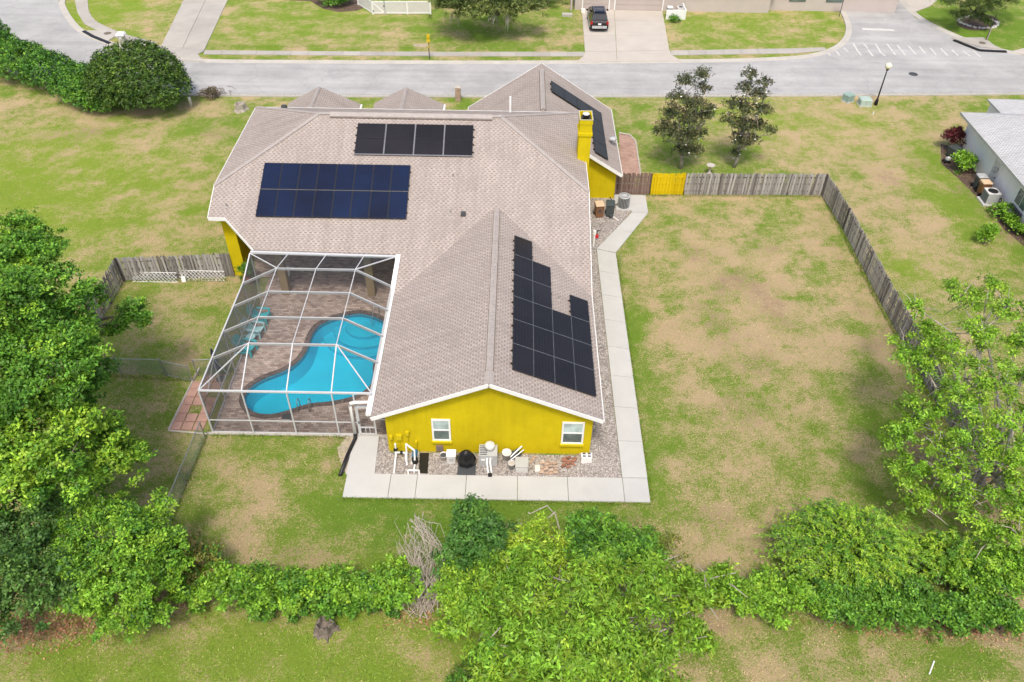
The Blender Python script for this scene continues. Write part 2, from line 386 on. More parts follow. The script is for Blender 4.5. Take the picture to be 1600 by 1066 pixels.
# ================================================================== GROUND
HX0, HX1, HY0, HY1 = -15.75, -6.25, 28.15, 44.15                     # opening for the pool deck
gx = np.concatenate([[-700,-350,-180,-110,-80,-70], np.arange(-62.25, 62.3, .5), [70,80,110,180,350,700]])
gy = np.concatenate([[-500,-200,-80,-30,-10,0], np.arange(6.15, 104.2, .5), [108,114,125,150,200,320,600,1200]])
XX, YY = np.meshgrid(gx, gy); nx, ny = len(gx), len(gy)
def blobs(lst, default, w0=.25):
    num = np.full(XX.shape, default*w0); den = np.full(XX.shape, w0)
    for px, py, rx, ry, val in lst:
        c = G(px, py); g = np.exp(-(((XX-c[0])/rx)**2 + ((YY-c[1])/ry)**2)); num += g*val; den += g
    return num/den
dry = blobs([(1150,450,5,8,.9),(1180,560,4,5,.92),(1120,520,3,3,.78),(1230,340,5,3,.6),(1230,480,3,5,.78),(1100,640,2.5,3,.66),(1060,350,3,2,.42),(985,520,1.0,9,-.1),(1010,650,1.3,5,0),(1040,700,2,4,.42),(1080,620,2.5,3,.5),(1150,790,3,2.5,.68),(1100,840,4,2,.74),
    (1350,680,3.5,4,.22),(1250,640,3,3,.5),(1380,280,4,6,.82),(1300,240,4,3,.68),(1400,330,2.5,5,.8),(1480,300,1.8,6,-.15),(1525,350,1.5,5,-.1),(1430,420,1.6,1.2,-.05),(1200,190,5,3,.4),(980,180,3,4,.3),(1060,240,3.5,2,.15),(1400,170,8,3,.72),(1440,230,5,3,.68),(1450,380,4,4,.62),(1560,470,4,5,.5),(1390,490,2,3,.62),  # first entry here greens the grass to stand in for the sparse tree's shade
    (60,265,7,5,-.05),(30,310,7,5,-.15),(130,310,5,4,.15),(150,230,5,4,.6),(250,240,5,4,.55),(300,330,4,5,.52),(20,180,6,3,.72),(120,200,5,2,.66),(330,200,4,4,.42),(390,230,2,5,.25),(180,330,5,4,.42),(230,300,3,2,.6),
    (270,480,3,2,.52),(300,520,3,2,.42),(230,560,2,2,.4),(230,640,2,4,.3),(280,730,1.5,3,.45),(330,520,2,3,.5),
    (420,780,3,2,.6),(350,740,2,2,.55),(450,870,3,1.4,.72),(380,700,2,1,.2),(480,700,2,1,.3),(560,830,2.4,2.5,0),(640,810,3.5,2,-.25),(750,795,5,1.2,-.25),(930,795,4,.9,-.2),(690,850,2,1.5,-.1),(600,900,2,1.5,.2),(480,720,2,1.5,.45),
    (400,1030,4,2,.08),(150,1040,4,2,.08),(600,1030,3,2,.1),(270,1010,2,1,.3),(1200,1040,3,1.5,.6),(1300,1010,3,1.5,.4),(1500,1040,3,2,.35),(1400,1050,3,1.5,.5),(1120,1040,2,2,.6),
    (560,50,6,3,.42),(480,35,6,4,.12),(600,62,5,2,.66),(760,60,5,4,.12),(700,40,4,3,.2),(870,55,3,2,.68),(900,40,2,2,.3),(160,20,4,6,-.05),(225,25,3,6,.6),(390,50,4,3,.35),(1180,40,5,5,.2),(1250,40,4,5,.5),(1150,30,3,1.5,.66),(1300,50,3,5,.34),(1560,60,8,8,-.2),(620,155,6,1.2,.3),(740,155,3,1,.28)], .45)
dirt = blobs([(535,705,.7,1,.75),(520,690,1,.4,.6),(30,985,1.6,.9,.95),(90,985,1.5,.5,.8),(230,945,1.2,.6,.8),(1400,965,2.2,.5,.8),(1480,985,2,.5,.8),(1560,985,2,.5,.65),(1260,975,1.5,.3,.6),(1500,740,2,2.5,.85),(1440,640,1,2,.6),(670,960,1.2,.6,.55),(1130,975,1.5,.4,.5),(990,815,.6,.4,.5),(1150,440,1.6,1.2,.62),(1120,500,1.2,2,.6),(1170,575,1.6,1.3,.62),(1205,480,1.2,2.2,.55),(1090,400,1.5,1,.5),(1160,640,1.5,1.5,.5),(1190,380,2,1,.5),(1120,805,1.8,.7,.55),(1390,290,1,3,.5),(1425,250,1.4,1.5,.5),(120,215,3,1,.5),(340,210,2.5,1,.42),(430,860,2,.6,.5),
    (1350,500,.35,2.2,.55),(1395,545,.35,2.5,.6),(1310,400,.3,4,.4),(225,590,2.5,.25,.45),(290,760,.3,2.5,.4),(1520,300,1.2,.9,.7),(1490,245,.9,1.4,.8),(1570,350,.9,2,.75),(460,62,2.5,1.2,.3),(330,190,3,.8,.4),(150,205,3,.8,.5),(350,690,1,.2,.5),(640,35,4,1,.3),(1000,700,.05,.05,0)], 0., .35)
yel = blobs([(40,260,8,5,1.),(100,320,8,6,.9),(20,330,6,6,1.),(1280,190,6,4,.85),(1220,200,5,4,.8),(1480,310,2,6,.7),(1430,420,2,2,.9),(250,520,4,3,.5),(450,40,8,5,.7),(160,20,5,8,.9),(1200,40,8,6,.7),(420,760,4,3,.5),(640,800,4,2,.2),(1560,60,9,9,.3),(400,1030,9,3,.8),(150,1040,6,3,.8),(600,1040,6,3,.8),(200,500,3,3,.6)], .42)
dry += .05*np.sin(.9*XX + .5*np.sin(.7*YY)) * np.clip((XX+60)/60, 0, 1)
# uneven growth: patches from one to seven metres across
_rg = np.random.default_rng(404); pat = np.zeros(XX.shape)
for lam, amp, cnt in ((7., .5, 9), (3.6, .8, 12), (2.0, .75, 14), (1.3, .6, 14)):
    acc = np.zeros(XX.shape)
    for _ in range(cnt):
        th = _rg.random()*6.283; kk = 6.283/(lam*_rg.uniform(.75,1.35)); acc += np.sin(kk*(XX*math.cos(th)+YY*math.sin(th)) + _rg.random()*6.283 + 1.2*np.sin(XX*.31+YY*.23))
    pat += amp*acc/math.sqrt(cnt)
dry += .17*pat*np.where((np.abs(XX) < 62) & (YY > 6) & (YY < 104), 1, 0)
# faint mowing stripes on the lot left of the house
dry += np.where((XX < -20) & (YY > 42), .07*np.sin(2.6*(YY - .35*XX)), 0)
inside = lambda i, j: (HX0-.01 <= gx[i] and gx[i+1] <= HX1+.01 and HY0-.01 <= gy[j] and gy[j+1] <= HY1+.01)
fs = [(j*nx+i, j*nx+i+1, (j+1)*nx+i+1, (j+1)*nx+i) for j in range(ny-1) for i in range(nx-1) if not inside(i, j)]
me = bpy.data.meshes.new('ground'); me.from_pydata(np.stack([XX.ravel(), YY.ravel(), np.zeros(XX.size)], 1).tolist(), [], fs)
ca = me.color_attributes.new('Col', 'FLOAT_COLOR', 'POINT')
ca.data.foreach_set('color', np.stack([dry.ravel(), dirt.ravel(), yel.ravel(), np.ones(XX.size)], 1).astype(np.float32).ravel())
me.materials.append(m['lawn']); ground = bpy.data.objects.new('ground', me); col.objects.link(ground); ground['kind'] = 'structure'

# ------------------------------------------------------------------ streets
near = [(-59.6,140),(-59.2,96),(-57.8,87),(-54.5,79.5),(-50,74),(-44,70),(-37,67.8),(-28.7,67.4),(-12.3,67.8),(11.1,68.7),(28.6,69.6),(46.4,70.55),(90,73.4)]
gp = lambda l: [G(*p)[:2] for p in l]
farL = [(-50.9,140),(-50.7,98)] + gp([(91,0),(98,20),(115,44),(135,57),(172,71),(215,85),(270,94.5),(317,98),(500,99),(700,99.8),(910,99.5),(1050,97.8),(1150,96.8),(1230,93.5),(1268,90),(1302,81),(1324,66),(1331,46),(1322,22),(1306,0)]) + [(35.6,140)]
farR = [(43,140)] + gp([(1405,0),(1430,28),(1480,53),(1530,72),(1570,82),(1600,87)]) + [(62,79.4),(90,81)]
struct('road', MB().prism(near + farR[::-1] + farL[::-1], -.05, .012), m['asphalt'])
def ribbon(A, B, zs):
    "strip between polylines A and B (same count) with rising profile zs at A-edge and B-edge"
    mb = MB(); n = len(A)
    V = [(*a, zs[0]) for a in A] + [(a[0]*.45+b[0]*.55, a[1]*.45+b[1]*.55, zs[1]) for a, b in zip(A, B)] + [(*b, zs[2]) for b in B] + [(*b, -.05) for b in B]
    return mb.add(V, [(k*n+i, k*n+i+1, (k+1)*n+i+1, (k+1)*n+i) for k in range(3) for i in range(n-1)])
def offset(L, d):
    out = []
    for i, p in enumerate(L):
        a = np.array(L[max(i-1, 0)]); b = np.array(L[min(i+1, len(L)-1)]); t = (b-a)/np.linalg.norm(b-a); out.append((p[0]-t[1]*d, p[1]+t[0]*d))
    return out
def smooth(L, it=2):
    for _ in range(it):
        q = [L[0]]
        for a, b in zip(L[:-1], L[1:]): q += [(a[0]*.75+b[0]*.25, a[1]*.75+b[1]*.25), (a[0]*.25+b[0]*.75, a[1]*.25+b[1]*.75)]
        L = q + [L[-1]]
    return L
farLs, farRs, nears = smooth(farL), smooth(farR), smooth(near)
for L, d in ((farLs, .5), (farRs, .5), (nears, -.4)):
    struct('kerb', ribbon(offset(L, -.12*(1 if d > 0 else -1)), offset(L, d), (.016, .06, .10)), m['curb'])
# crossing stripes, stop bar and the inlet and manhole covers
mk = MB()
for x0, y0, x1, y1 in [(1293,82,1297,87),(1306,80,1312,87),(1318,75,1325,81),(1333,68,1340,80),(1340,80,1346,87),(1349,68,1356,76),(1356,78,1364,88),(1368,69,1376,82),(1376,82,1383,88),(1386,69,1399,86),(1402,71,1414,86),(1419,72,1431,85),(1436,73,1446,84),(1453,75,1463,86),(1470,76,1480,87),(1487,78,1497,87),(1505,80,1516,88),(1521,80,1532,89)]:
    a, b = np.array(G(x0, y0)), np.array(G(x1, y1)); mk.beam((a[0],a[1],.017), (b[0],b[1],.017), .17, .003)
a, b = G(1347,45.5), G(1397,47.5); mk.beam((a[0],a[1],.017), (b[0],b[1],.017), .5, .003)
struct('crosswalk_marking', mk, m['paint'])
def disc(px, py, r, z, mat, name, label, cat, n=20):
    c = G(px, py, z); mb = MB(); mb.lathe(c, [(r, -.01), (r, .012), (r*.88, .016), (r*.86, .011), (0.02, .012)], n)
    for k in range(-3, 4): mb.box(c[0]-r*.7, c[1]+k*r*.2-.015, c[2]+.011, c[0]+r*.7, c[1]+k*r*.2+.015, c[2]+.02)
    return one(name, mb, mat, label, cat)
disc(1427,116,.42,.015, m['dkgrey'], 'manhole_cover', 'round dark manhole cover set in the road near the lamp post', 'manhole')
disc(1535,67,.32,.11, m['bark'], 'manhole_cover', 'rusty cover on the storm drain slab beside the ringed weeping tree', 'manhole')
disc(168,52,.36,.11, m['bark'], 'manhole_cover', 'rusty cover on the storm drain slab in the road bend', 'manhole')
for L, lab in (([(1490,64),(1530,80),(1572,82)], 'long dark kerb inlet below the ringed weeping tree'), ([(131,50),(145,58),(172,69)], 'dark kerb inlet on the inside of the road bend')):
    mb = MB(); P3 = [G(*p) for p in L]
    for a, b in zip(P3[:-1], P3[1:]): mb.beam((a[0],a[1],.085), (b[0],b[1],.085), .34, .09)
    one('storm_drain', mb, m['black'], lab, 'drain')
def flat(name, pxs, z, mat, z0=-.03, world=False):
    return struct(name, MB().prism([tuple(p[:2]) for p in pxs] if world else gp(pxs), z0, z), mat)
flat('drain_slab', [(1486,61),(1500,60),(1536,60),(1545,66),(1553,72),(1570,80),(1530,74)], .095, m['sidewalk'])
flat('drain_slab', [(131,49),(150,49),(180,51),(183,56),(168,66)], .095, m['sidewalk'])

def resample(L, n):
    L = np.array(L, float); d = np.r_[0, np.cumsum(np.linalg.norm(np.diff(L, axis=0), axis=1))]; t = np.linspace(0, d[-1], n)
    return np.stack([np.interp(t, d, L[:,0]), np.interp(t, d, L[:,1])], 1), d[-1]
def slabs(name, A, B, step, z, mat, root, gap=.025, pname='slab'):
    _, l = resample(A, 2); k = max(1, round(l/step)); a, _ = resample(A, k+1); b, _ = resample(B, k+1)
    for i in range(k):
        q = [a[i], a[i+1], b[i+1], b[i]]; c = sum(q)/4
        t0 = (a[i+1]-a[i])/np.linalg.norm(a[i+1]-a[i])*gap/2; t1 = (b[i+1]-b[i])/np.linalg.norm(b[i+1]-b[i])*gap/2
        q = [a[i]+t0, a[i+1]-t0, b[i+1]-t1, b[i]+t1]
        obj(pname, MB().prism([tuple(p) for p in q], -.03, z + random.uniform(-.004, .004)), mat, root)
def sroot(name):
    o = bpy.data.objects.new(name, None); col.objects.link(o); o['kind'] = 'structure'; return o
sw = sroot('sidewalk')
slabs('s', gp([(318,85.5),(500,87),(700,88.5),(913,88.5)]), gp([(320,79.5),(500,81),(700,82),(913,82)]), 1.7, .06, m['sidewalk'], sw)
slabs('s', gp([(1049,87),(1150,85.5),(1250,84),(1292,79)]), gp([(1047,80),(1150,78),(1240,76.5),(1288,75)]), 1.7, .06, m['sidewalk'], sw)
slabs('s', gp([(116,-20),(117,0),(121,20),(132,38),(152,49),(189,62),(232,74)]), gp([(138,-20),(137,0),(139,20),(148,33),(169,44),(200,56),(245,67)]), 1.7, .06, m['sidewalk'], sw)
dv = sroot('driveway')
a = np.array(gp([(252,72),(293,-12)])); b = np.array(gp([(319,80),(362,-12)]))
for u0, u1 in ((0, .5), (.5, 1)):
    p0, q0 = a[0]+(b[0]-a[0])*u0, a[1]+(b[1]-a[1])*u0; p1, q1 = a[0]+(b[0]-a[0])*u1, a[1]+(b[1]-a[1])*u1
    d = (b[0]-a[0])/np.linalg.norm(b[0]-a[0])*.02
    slabs('d', [p0+d, q0+d], [p1-d, q1-d], 3.6, .055, m['sidewalk'], dv)
obj('apron', MB().prism(gp([(236,73),(252,72.5),(319,80.5),(309,86),(320,98),(268,95),(240,90)]), -.03, .075), m['sidewalk'], dv)
dv = sroot('driveway')
for A, B in ((gp([(914,81),(909,12)]), gp([(963,81),(959,12)])), (gp([(963.6,81),(959.6,12)]), gp([(1045.5,79),(1034,14)]))):
    slabs('d', A, B, 4.6, .055, m['drive'], dv)
obj('apron', MB().prism(gp([(914,82),(963,82),(963.5,97.5),(901,98.5),(912,89)]), -.03, .10), m['drive'], dv)
obj('apron', MB().prism(gp([(963.5,82),(1046,80),(1049,87),(1065,97),(963.9,97.5)]), -.03, .10), m['drive'], dv)
flat('neighbour_drive', [(1411,0),(1430,19),(1452,11),(1470,-4),(1440,-30),(1415,-30)], .06, m['drive'])
flat('neighbour_drive', [(1577,82),(1600,76),(1640,70),(1640,95),(1600,87)], .07, m['drive'])

# ------------------------------------------------------------------ walks round the house
wk = sroot('walkway')
XW0, XW1, YW0, YW1 = 5.66, 6.92, 24.1, 25.55
slabs('w', [(XW0,25.57),(XW0,45.1)], [(XW1,25.57),(XW1,44.65)], 2.45, .08, m['concrete'], wk)
slabs('w', gp([(932.5,390),(987,333.5)]), gp([(961.5,396.5),(1012.6,333.5)]), 2.6, .08, m['concrete'], wk)
slabs('w', gp([(987,333),(981,305.8)]), gp([(1012.6,333),(1008,306)]), 3, .08, m['concrete'], wk)
edges = [G(x, 760)[0] for x in (650.6, 728, 808.5, 887)]
xs = [-8.17, -7.9+1.1] + [-5.9] + edges + [XW0]
xs = [-8.17, -5.95] + edges + [XW0, XW1]
for x0, x1 in zip(xs[:-1], xs[1:]): obj('slab', MB().box(x0+.012, YW0, -.03, x1-.012, YW1, .08+random.uniform(-.004, .004)), m['concrete'], wk)
obj('slab', MB().prism(gp([(540.5,742),(585.5,742),(592.5,683.5),(554,683.5)]), -.03, .085), m['concrete'], wk)
flat('gravel_bed', [(-7.0,25.57),(5.64,25.57),(5.64,45.1)] + [G(987,331)[:2], G(985,308)[:2], (3.5,52.0),(3.5,27),(-6.2,27.0),(-6.2,28.1),(-6.85,28.1)], .03, m['gravel'], world=True)
flat('soil_strip', [(541,741),(552,683),(541,683),(527,700),(531,720)], .006, m['sand'])
pth = flat('brick_path', [(967,210),(984,213),(993,222),(1000,275),(973,276),(968,240)], .05, m['brickpath'])
obj('edging', MB().tube([(*G(*p)[:2], .07) for p in [(967,209),(984,212),(993,221),(1001,275)]], .07, 6), m['stone'], pth)
# salmon stepping pavers beside the screen cage
pv = sroot('paver_strip')
pav = meshof('paver', MB().cbox((0,0,0), (.56,.56,.06)), m['salmon'])
for i in range(4):
    for j in range(7):
        x = -17.72 + .61*i + .02*j; y = 28.55 + .6*j
        if x > -16.05 or (i, j) in ((1,2),(2,4),(0,6)) : continue
        piece('paver', pav, pv, (x, y, .03+random.uniform(-.008,.008)), (random.uniform(-.02,.02), random.uniform(-.02,.02), random.uniform(-.05,.05)))
obj('edging', MB().tube([(-18.02,28.25,.06),(-17.95,30,.06),(-17.8,32.9,.06)], .06, 6), m['stone'], pv)
obj('edging', MB().tube([(-18.02,28.2,.05),(-15.9,28.0,.05)], .05, 6), m['stone'], pv)

# ================================================================== THE YELLOW HOUSE
PT, GP = .43, .64
zmain = lambda y: 5.45 + PT*(y - 41.88)
zwing = lambda x: 5.45 - PT*abs(x + 1.05)
zgar = lambda x: 6.0 - GP*abs(x - 1.93)
house = thing('house', 'bright yellow stucco house with tan shingle roof and rooftop solar arrays', 'house', (-6.5, 42, 0))
def wallslab(pts, n, t=.18):
    "vertical wall polygon, thickened by t along -n"
    return obj('wall', MB().slab(pts, (-n[0]*t, -n[1]*t, 0)), m['yellow'], house)
def roof_face(pts, mat, parent, name='roof_slope', th=.14, uvrot=0):
    me = bpy.data.meshes.new(name); o0 = rootloc(parent); n = len(pts); P3 = [Vector(p) for p in pts]
    nrm = Vector((0,0,0))
    for i in range(n): a, b = P3[i], P3[(i+1)%n]; nrm += a.cross(b)
    if nrm.z < 0: P3 = P3[::-1]; nrm = -nrm
    nrm.normalize(); u = Vector((0,0,1)).cross(nrm).normalized(); v = nrm.cross(u)
    V = [p - Vector(o0) for p in P3] + [p - Vector(o0) - Vector((0,0,th)) for p in P3]
    F = [tuple(range(n)), tuple(range(n, 2*n))[::-1]] + [(i, n+i, n+(i+1)%n, (i+1)%n) for i in range(n)]
    me.from_pydata([tuple(p) for p in V], [], F); uvl = me.uv_layers.new(name='UVMap')
    for poly in me.polygons:
        for li in poly.loop_indices:
            p = V[me.loops[li].vertex_index] + Vector(o0); uvl.data[li].uv = (p.dot(u), p.dot(v))
    me.materials.append(mat); o = bpy.data.objects.new(name, me); col.objects.link(o); o.parent = parent; return o
# key points of the roof
RL, RR = (-12.6, 48.16, 8.15), (-1.0, 48.16, 8.15)
yl = 42.95; ze = zmain(yl); yf = 2*48.16 - yl
HL, HR, FL, FR = (-18.4, yl, ze), (4.55, yl, ze), (-18.4, yf, ze), (4.55, yf, ze)
yvf = 36.3; VR, VL = (4.55, 36.28, zmain(36.28)), (-6.85, 36.08, zmain(36.08)); VA = (-1.05, 41.88, 5.45)
LR_, LL_ = (-6.62, 38.65, zmain(38.65)), (-15.35, 38.8, zmain(38.8))
C1, C0 = (-17.38, 40.75, zmain(40.75)), (-18.4, 40.9, zmain(40.9))
C0 = (-18.4, 40.8, zmain(40.8)); C1 = (-17.38, 40.8, zmain(40.8))
fR = 26.72
roof = roof_face([RL, RR, HR, VR, VA, VL, LR_, LL_, C1, C0, HL], m['shingle'], house)
r2 = roof_face([RL, HL, FL], m['shingle'], house); r3 = roof_face([RR, FR, HR], m['shingle'], house)
r4 = roof_face([RL, FL, FR, RR], m['shingle'], house)
roof_face([(-1.05, fR, 5.45), VA, VR, (4.55, fR, zwing(4.55))], m['shingle'], house)
roof_face([(-1.05, fR, 5.45), (-6.85, fR, zwing(-6.85)), VL, VA], m['shingle'], house)
# street-side garage wing and the two small front gables
gx0, gx1, gy0, gy1 = -3.84, 7.7, 51.1, 61.2
roof_face([(1.93, 52.6, 6.0), (1.93, gy1+.2, 6.0), (7.7, gy1, zgar(7.7)), (7.7, gy0, zgar(7.7)), (4.62, gy0, zgar(4.62)), (4.62, 52.6, zgar(4.62))], m['shingle'], house)
roof_face([(1.93, 53.2, 6.0), (-3.84, 53.2, zgar(-3.84)), (-3.84, gy1, zgar(-3.84)), (1.93, gy1+.2, 6.0)], m['shingle'], house)
for cx, hw, zr in ((-15.15, 2.85, 4.9), (-8.45, 2.75, 4.95)):
    ze2 = zr - hw*.66
    roof_face([(cx, 53.0, zr), (cx-hw, 53.0, ze2), (cx-hw, 60.0, ze2), (cx, 59.0, zr)], m['shingle'], house)
    roof_face([(cx, 53.0, zr), (cx, 59.0, zr), (cx+hw, 60.0, ze2), (cx+hw, 53.0, ze2)], m['shingle'], house)
    roof_face([(cx, 59.0, zr), (cx-hw, 60.0, ze2), (cx+hw, 60.0, ze2)], m['shingle'], house)
    obj('wall', MB().box(cx-hw+.4, 53, 0, cx+hw-.4, 59.5, ze2-.15), m['yellow'], house)
    obj('ridge_cap', MB().slab([(cx-.13, 55.2, zr-.02), (cx, 55.2, zr+.07), (cx+.13, 55.2, zr-.02)], (0, 3.6, 0)), m['cap'], house)
    obj('gutter', MB().box(cx+hw, 53.4, ze2-.16, cx+hw+.12, 60.0, ze2-.02), m['white'], house)
# walls
T = lambda f, *a: f(*a) - .16
wallslab([(-6.25,27.12,0),(4.1,27.12,0),(4.1,27.12,T(zwing,4.1)),(-1.05,27.12,T(zwing,-1.05)),(-6.25,27.12,T(zwing,-6.25))], (0,-1))
wallslab([(4.1,27.3,0),(4.1,53.2,0),(4.1,53.2,ze-.1),(4.1,yl,ze-.1),(4.1,yvf,zmain(yvf)-.15),(4.1,36.2,2.95),(4.1,27.3,2.95)], (1,0))
wallslab([(-6.25,27.3,0),(-6.25,44.3,0),(-6.25,44.3,zmain(44.3)-.2),(-6.25,36.6,2.95),(-6.25,27.3,2.95)], (-1,0))
wallslab([(-18.05,41.6,0),(-17.3,41.6,0),(-17.3,41.6,zmain(41.6)-.16),(-18.05,41.6,zmain(41.6)-.16)], (0,-1))
wallslab([(-18.05,41.8,0),(-18.05,53.2,0),(-18.05,53.2,ze-.1),(-18.05,yl,ze-.1),(-18.05,41.8,zmain(41.8)-.16)], (-1,0))
wallslab([(-17.3,41.8,0),(-17.3,44.3,0),(-17.3,44.3,zmain(44.3)-.2),(-17.3,41.8,zmain(41.8)-.2)], (1,0))
wallslab([(-17.3,44.3,0),(-6.45,44.3,0),(-6.45,44.3,zmain(44.3)-.2),(-17.3,44.3,zmain(44.3)-.2)], (0,-1))
wallslab([(-18.05,53.2,0),(4.1,53.2,0),(4.1,53.2,ze-.1),(-18.05,53.2,ze-.1)], (0,1))
wallslab([(4.28,51.6,0),(7.35,51.6,0),(7.35,51.6,T(zgar,7.35)),(4.28,51.6,T(zgar,4.28))], (0,-1))
wallslab([(7.35,51.8,0),(7.35,60.8,0),(7.35,60.8,T(zgar,7.35)),(7.35,51.8,T(zgar,7.35))], (1,0))
wallslab([(-3.5,60.8,0),(7.35,60.8,0),(7.35,60.8,T(zgar,7.35)),(1.93,60.8,5.8),(-3.5,60.8,T(zgar,-3.5))], (0,1))
wallslab([(-3.5,53.4,0),(-3.5,60.6,0),(-3.5,60.6,T(zgar,-3.5)),(-3.5,53.4,T(zgar,-3.5))], (-1,0))
# lanai: ceiling, columns and sliding doors
obj('lanai_ceiling', MB().slab([(-17.1,41.8,zmain(41.8)-.3),(-6.45,41.8,zmain(41.8)-.3),(-6.45,44.1,zmain(44.1)-.3),(-17.1,44.1,zmain(44.1)-.3)], (0,0,-.04)), m['wallwhite'], house)
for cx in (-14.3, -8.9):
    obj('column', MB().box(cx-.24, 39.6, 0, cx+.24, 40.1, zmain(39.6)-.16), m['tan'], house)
obj('lanai_beam', MB().box(-15.6, 39.7, zmain(39.7)-.6, -6.45, 40.0, zmain(39.7)-.2), m['yellow'], house)
for k in range(4):
    x = -14.4 + 1.5*k; d = obj('sliding_door', MB().box(x, 44.22, .1, x+1.46, 44.28, 2.25), m['white'], house)
    obj('pane', MB().box(x+.08, 44.19, .2, x+1.38, 44.215, 2.17), m['darkglass'], d)
# fascia boards and gutters
def fascia(a, b, out, h=.22, t=.035, name='fascia', mat='white', dz=-.10):
    o = np.array([out[0], out[1], 0])*(t/2+.004); a, b = np.array(a)+o+[0,0,dz], np.array(b)+o+[0,0,dz]
    return obj(name, MB().beam(a, b, t, h), m[mat], house)
AP = (-1.05, fR, 5.45)
fascia((-6.85, fR, zwing(-6.85)), AP, (0,-1)); fascia(AP, (4.55, fR, zwing(4.55)), (0,-1))
fascia((4.55, fR, zwing(4.55)), VR, (1,0)); fascia(VR, HR, (1,0)); fascia(HR, FR, (1,0))
fascia(C0, C1, (0,-1)); fascia(C1, LL_, (-.7,-.7)); fascia(HL, C0, (-1,0)); fascia(HL, FL, (-1,0)); fascia(FL, FR, (0,1))
fascia((4.62, gy0, zgar(4.62)), (7.7, gy0, zgar(7.7)), (0,-1)); fascia((7.7, gy0, zgar(7.7)), (7.7, gy1, zgar(7.7)), (1,0))
fascia((-3.84, gy1, zgar(-3.84)), (1.93, gy1+.2, 6), (0,1)); fascia((1.93, gy1+.2, 6), (7.7, gy1, zgar(7.7)), (0,1)); fascia((-3.84, 53.4, zgar(-3.84)), (-3.84, gy1, zgar(-3.84)), (-1,0))
obj('gutter', MB().beam((-7.0, 26.95, zwing(-6.85)-.07), (-7.0, yvf+.1, zwing(-6.85)-.07), .27, .16), m['white'], house)
obj('gutter', MB().beam((-6.98, yvf+.1, zwing(-6.85)-.05), (-6.76, 38.62, LR_[2]+.0), .26, .14), m['white'], house)
obj('gutter', MB().beam((-15.5, 38.66, LL_[2]-.09), (-6.66, 38.53, LR_[2]-.09), .16, .13), m['alu'], house)
# soffits
obj('soffit', MB().slab([(-6.8,fR+.02,zwing(-6.8)-.2),(-1.05,fR+.02,5.25),(-1.05,27.1,5.25),(-6.8,27.1,zwing(-6.8)-.2)], (0,0,-.02)), m['white'], house)
obj('soffit', MB().slab([(-1.05,fR+.02,5.25),(4.5,fR+.02,zwing(4.5)-.2),(4.5,27.1,zwing(4.5)-.2),(-1.05,27.1,5.25)], (0,0,-.02)), m['white'], house)
# ridge vents and caps: courses of overlapping cap shingles
def caps(a, b, w, n, par, lift=.05, slope=PT):
    a, b = Vector(a), Vector(b); d = (b-a)/n; s = Vector((d.y, -d.x, 0)).normalized()*w
    me = MB(); e = d*1.06; up = Vector((0,0,lift)); dn = Vector((0,0,-w*slope+lift*.8))
    p = [-s+dn, up, s+dn]; q = [x+e+Vector((0,0,-.016)) for x in p]; o = Vector((0,0,-.05))
    me.add(p+q+[x+o for x in p]+[x+o for x in q], [(0,1,4,3),(1,2,5,4),(6,9,10,7),(7,10,11,8),(0,6,7,1),(1,7,8,2),(3,4,10,9),(4,5,11,10),(0,3,9,6),(2,8,11,5)])
    mesh = meshof('cap_shingle', me, m['cap']); l0 = Vector(rootloc(par))
    for i in range(n): piece('cap_shingle', mesh, par, a + d*i - l0)
wingvent = obj('ridge_vent', MB().slab([(-1.22, 27.6, 5.45-.17*PT+.02),(-1.05, 27.6, 5.49),(-.88, 27.6, 5.45-.17*PT+.02),(-.88, 27.6, 5.45-.17*PT+.08),(-1.05, 27.6, 5.54),(-1.22, 27.6, 5.45-.17*PT+.08)], (0, 13.9, 0)), m['cap'], house)
for sx in (-.205, .172): obj('vent_slot', MB().box(-1.05+sx, 27.6, 5.45-.19*PT, -1.05+sx+.033, 41.4, 5.45-.19*PT+.04), m['bark'], wingvent)
caps((-1.05, 27.62, 5.545), (-1.05, 41.45, 5.545), .155, 46, house, .012)
caps((-1.05, fR, 5.46), (-1.05, 27.6, 5.46), .2, 3, house)
mv = obj('ridge_vent', MB().slab([(-11.9, 47.86, 8.06),(-11.9, 48.16, 8.2),(-11.9, 48.46, 8.06),(-11.9, 48.46, 8.14),(-11.9, 48.16, 8.27),(-11.9, 47.86, 8.14)], (10.4, 0, 0)), m['cap'], house)
obj('vent_slot', MB().box(-11.9, 47.8, 8.01, -1.5, 47.85, 8.06), m['bark'], mv)
for a, b in ((RL, HL), (RL, FL), (RR, HR), (RR, FR)):
    obj('hip_cap', MB().beam(np.add(a, (0,0,.0)), np.add(b, (0,0,.0)), .26, .05), m['cap'], house)
obj('hip_cap', MB().beam((RL[0]-.1,48.16,8.16), (-11.9,48.16,8.16), .3, .05), m['cap'], house); obj('hip_cap', MB().beam((-1.5,48.16,8.16), (-.9,48.16,8.16), .3, .05), m['cap'], house)
gvz = 6.0 - .17*GP
gv = obj('ridge_vent', MB().slab([(1.76, 53.6, gvz+.04),(1.93, 53.6, 6.05),(2.10, 53.6, gvz+.04),(2.10, 53.6, gvz+.1),(1.93, 53.6, 6.1),(1.76, 53.6, gvz+.1)], (0, 6.7, 0)), m['cap'], house)
for sx in (-.22, .18): obj('vent_slot', MB().box(1.93+sx, 53.6, gvz-.04, 1.93+sx+.04, 60.3, gvz+.02), m['bark'], gv)
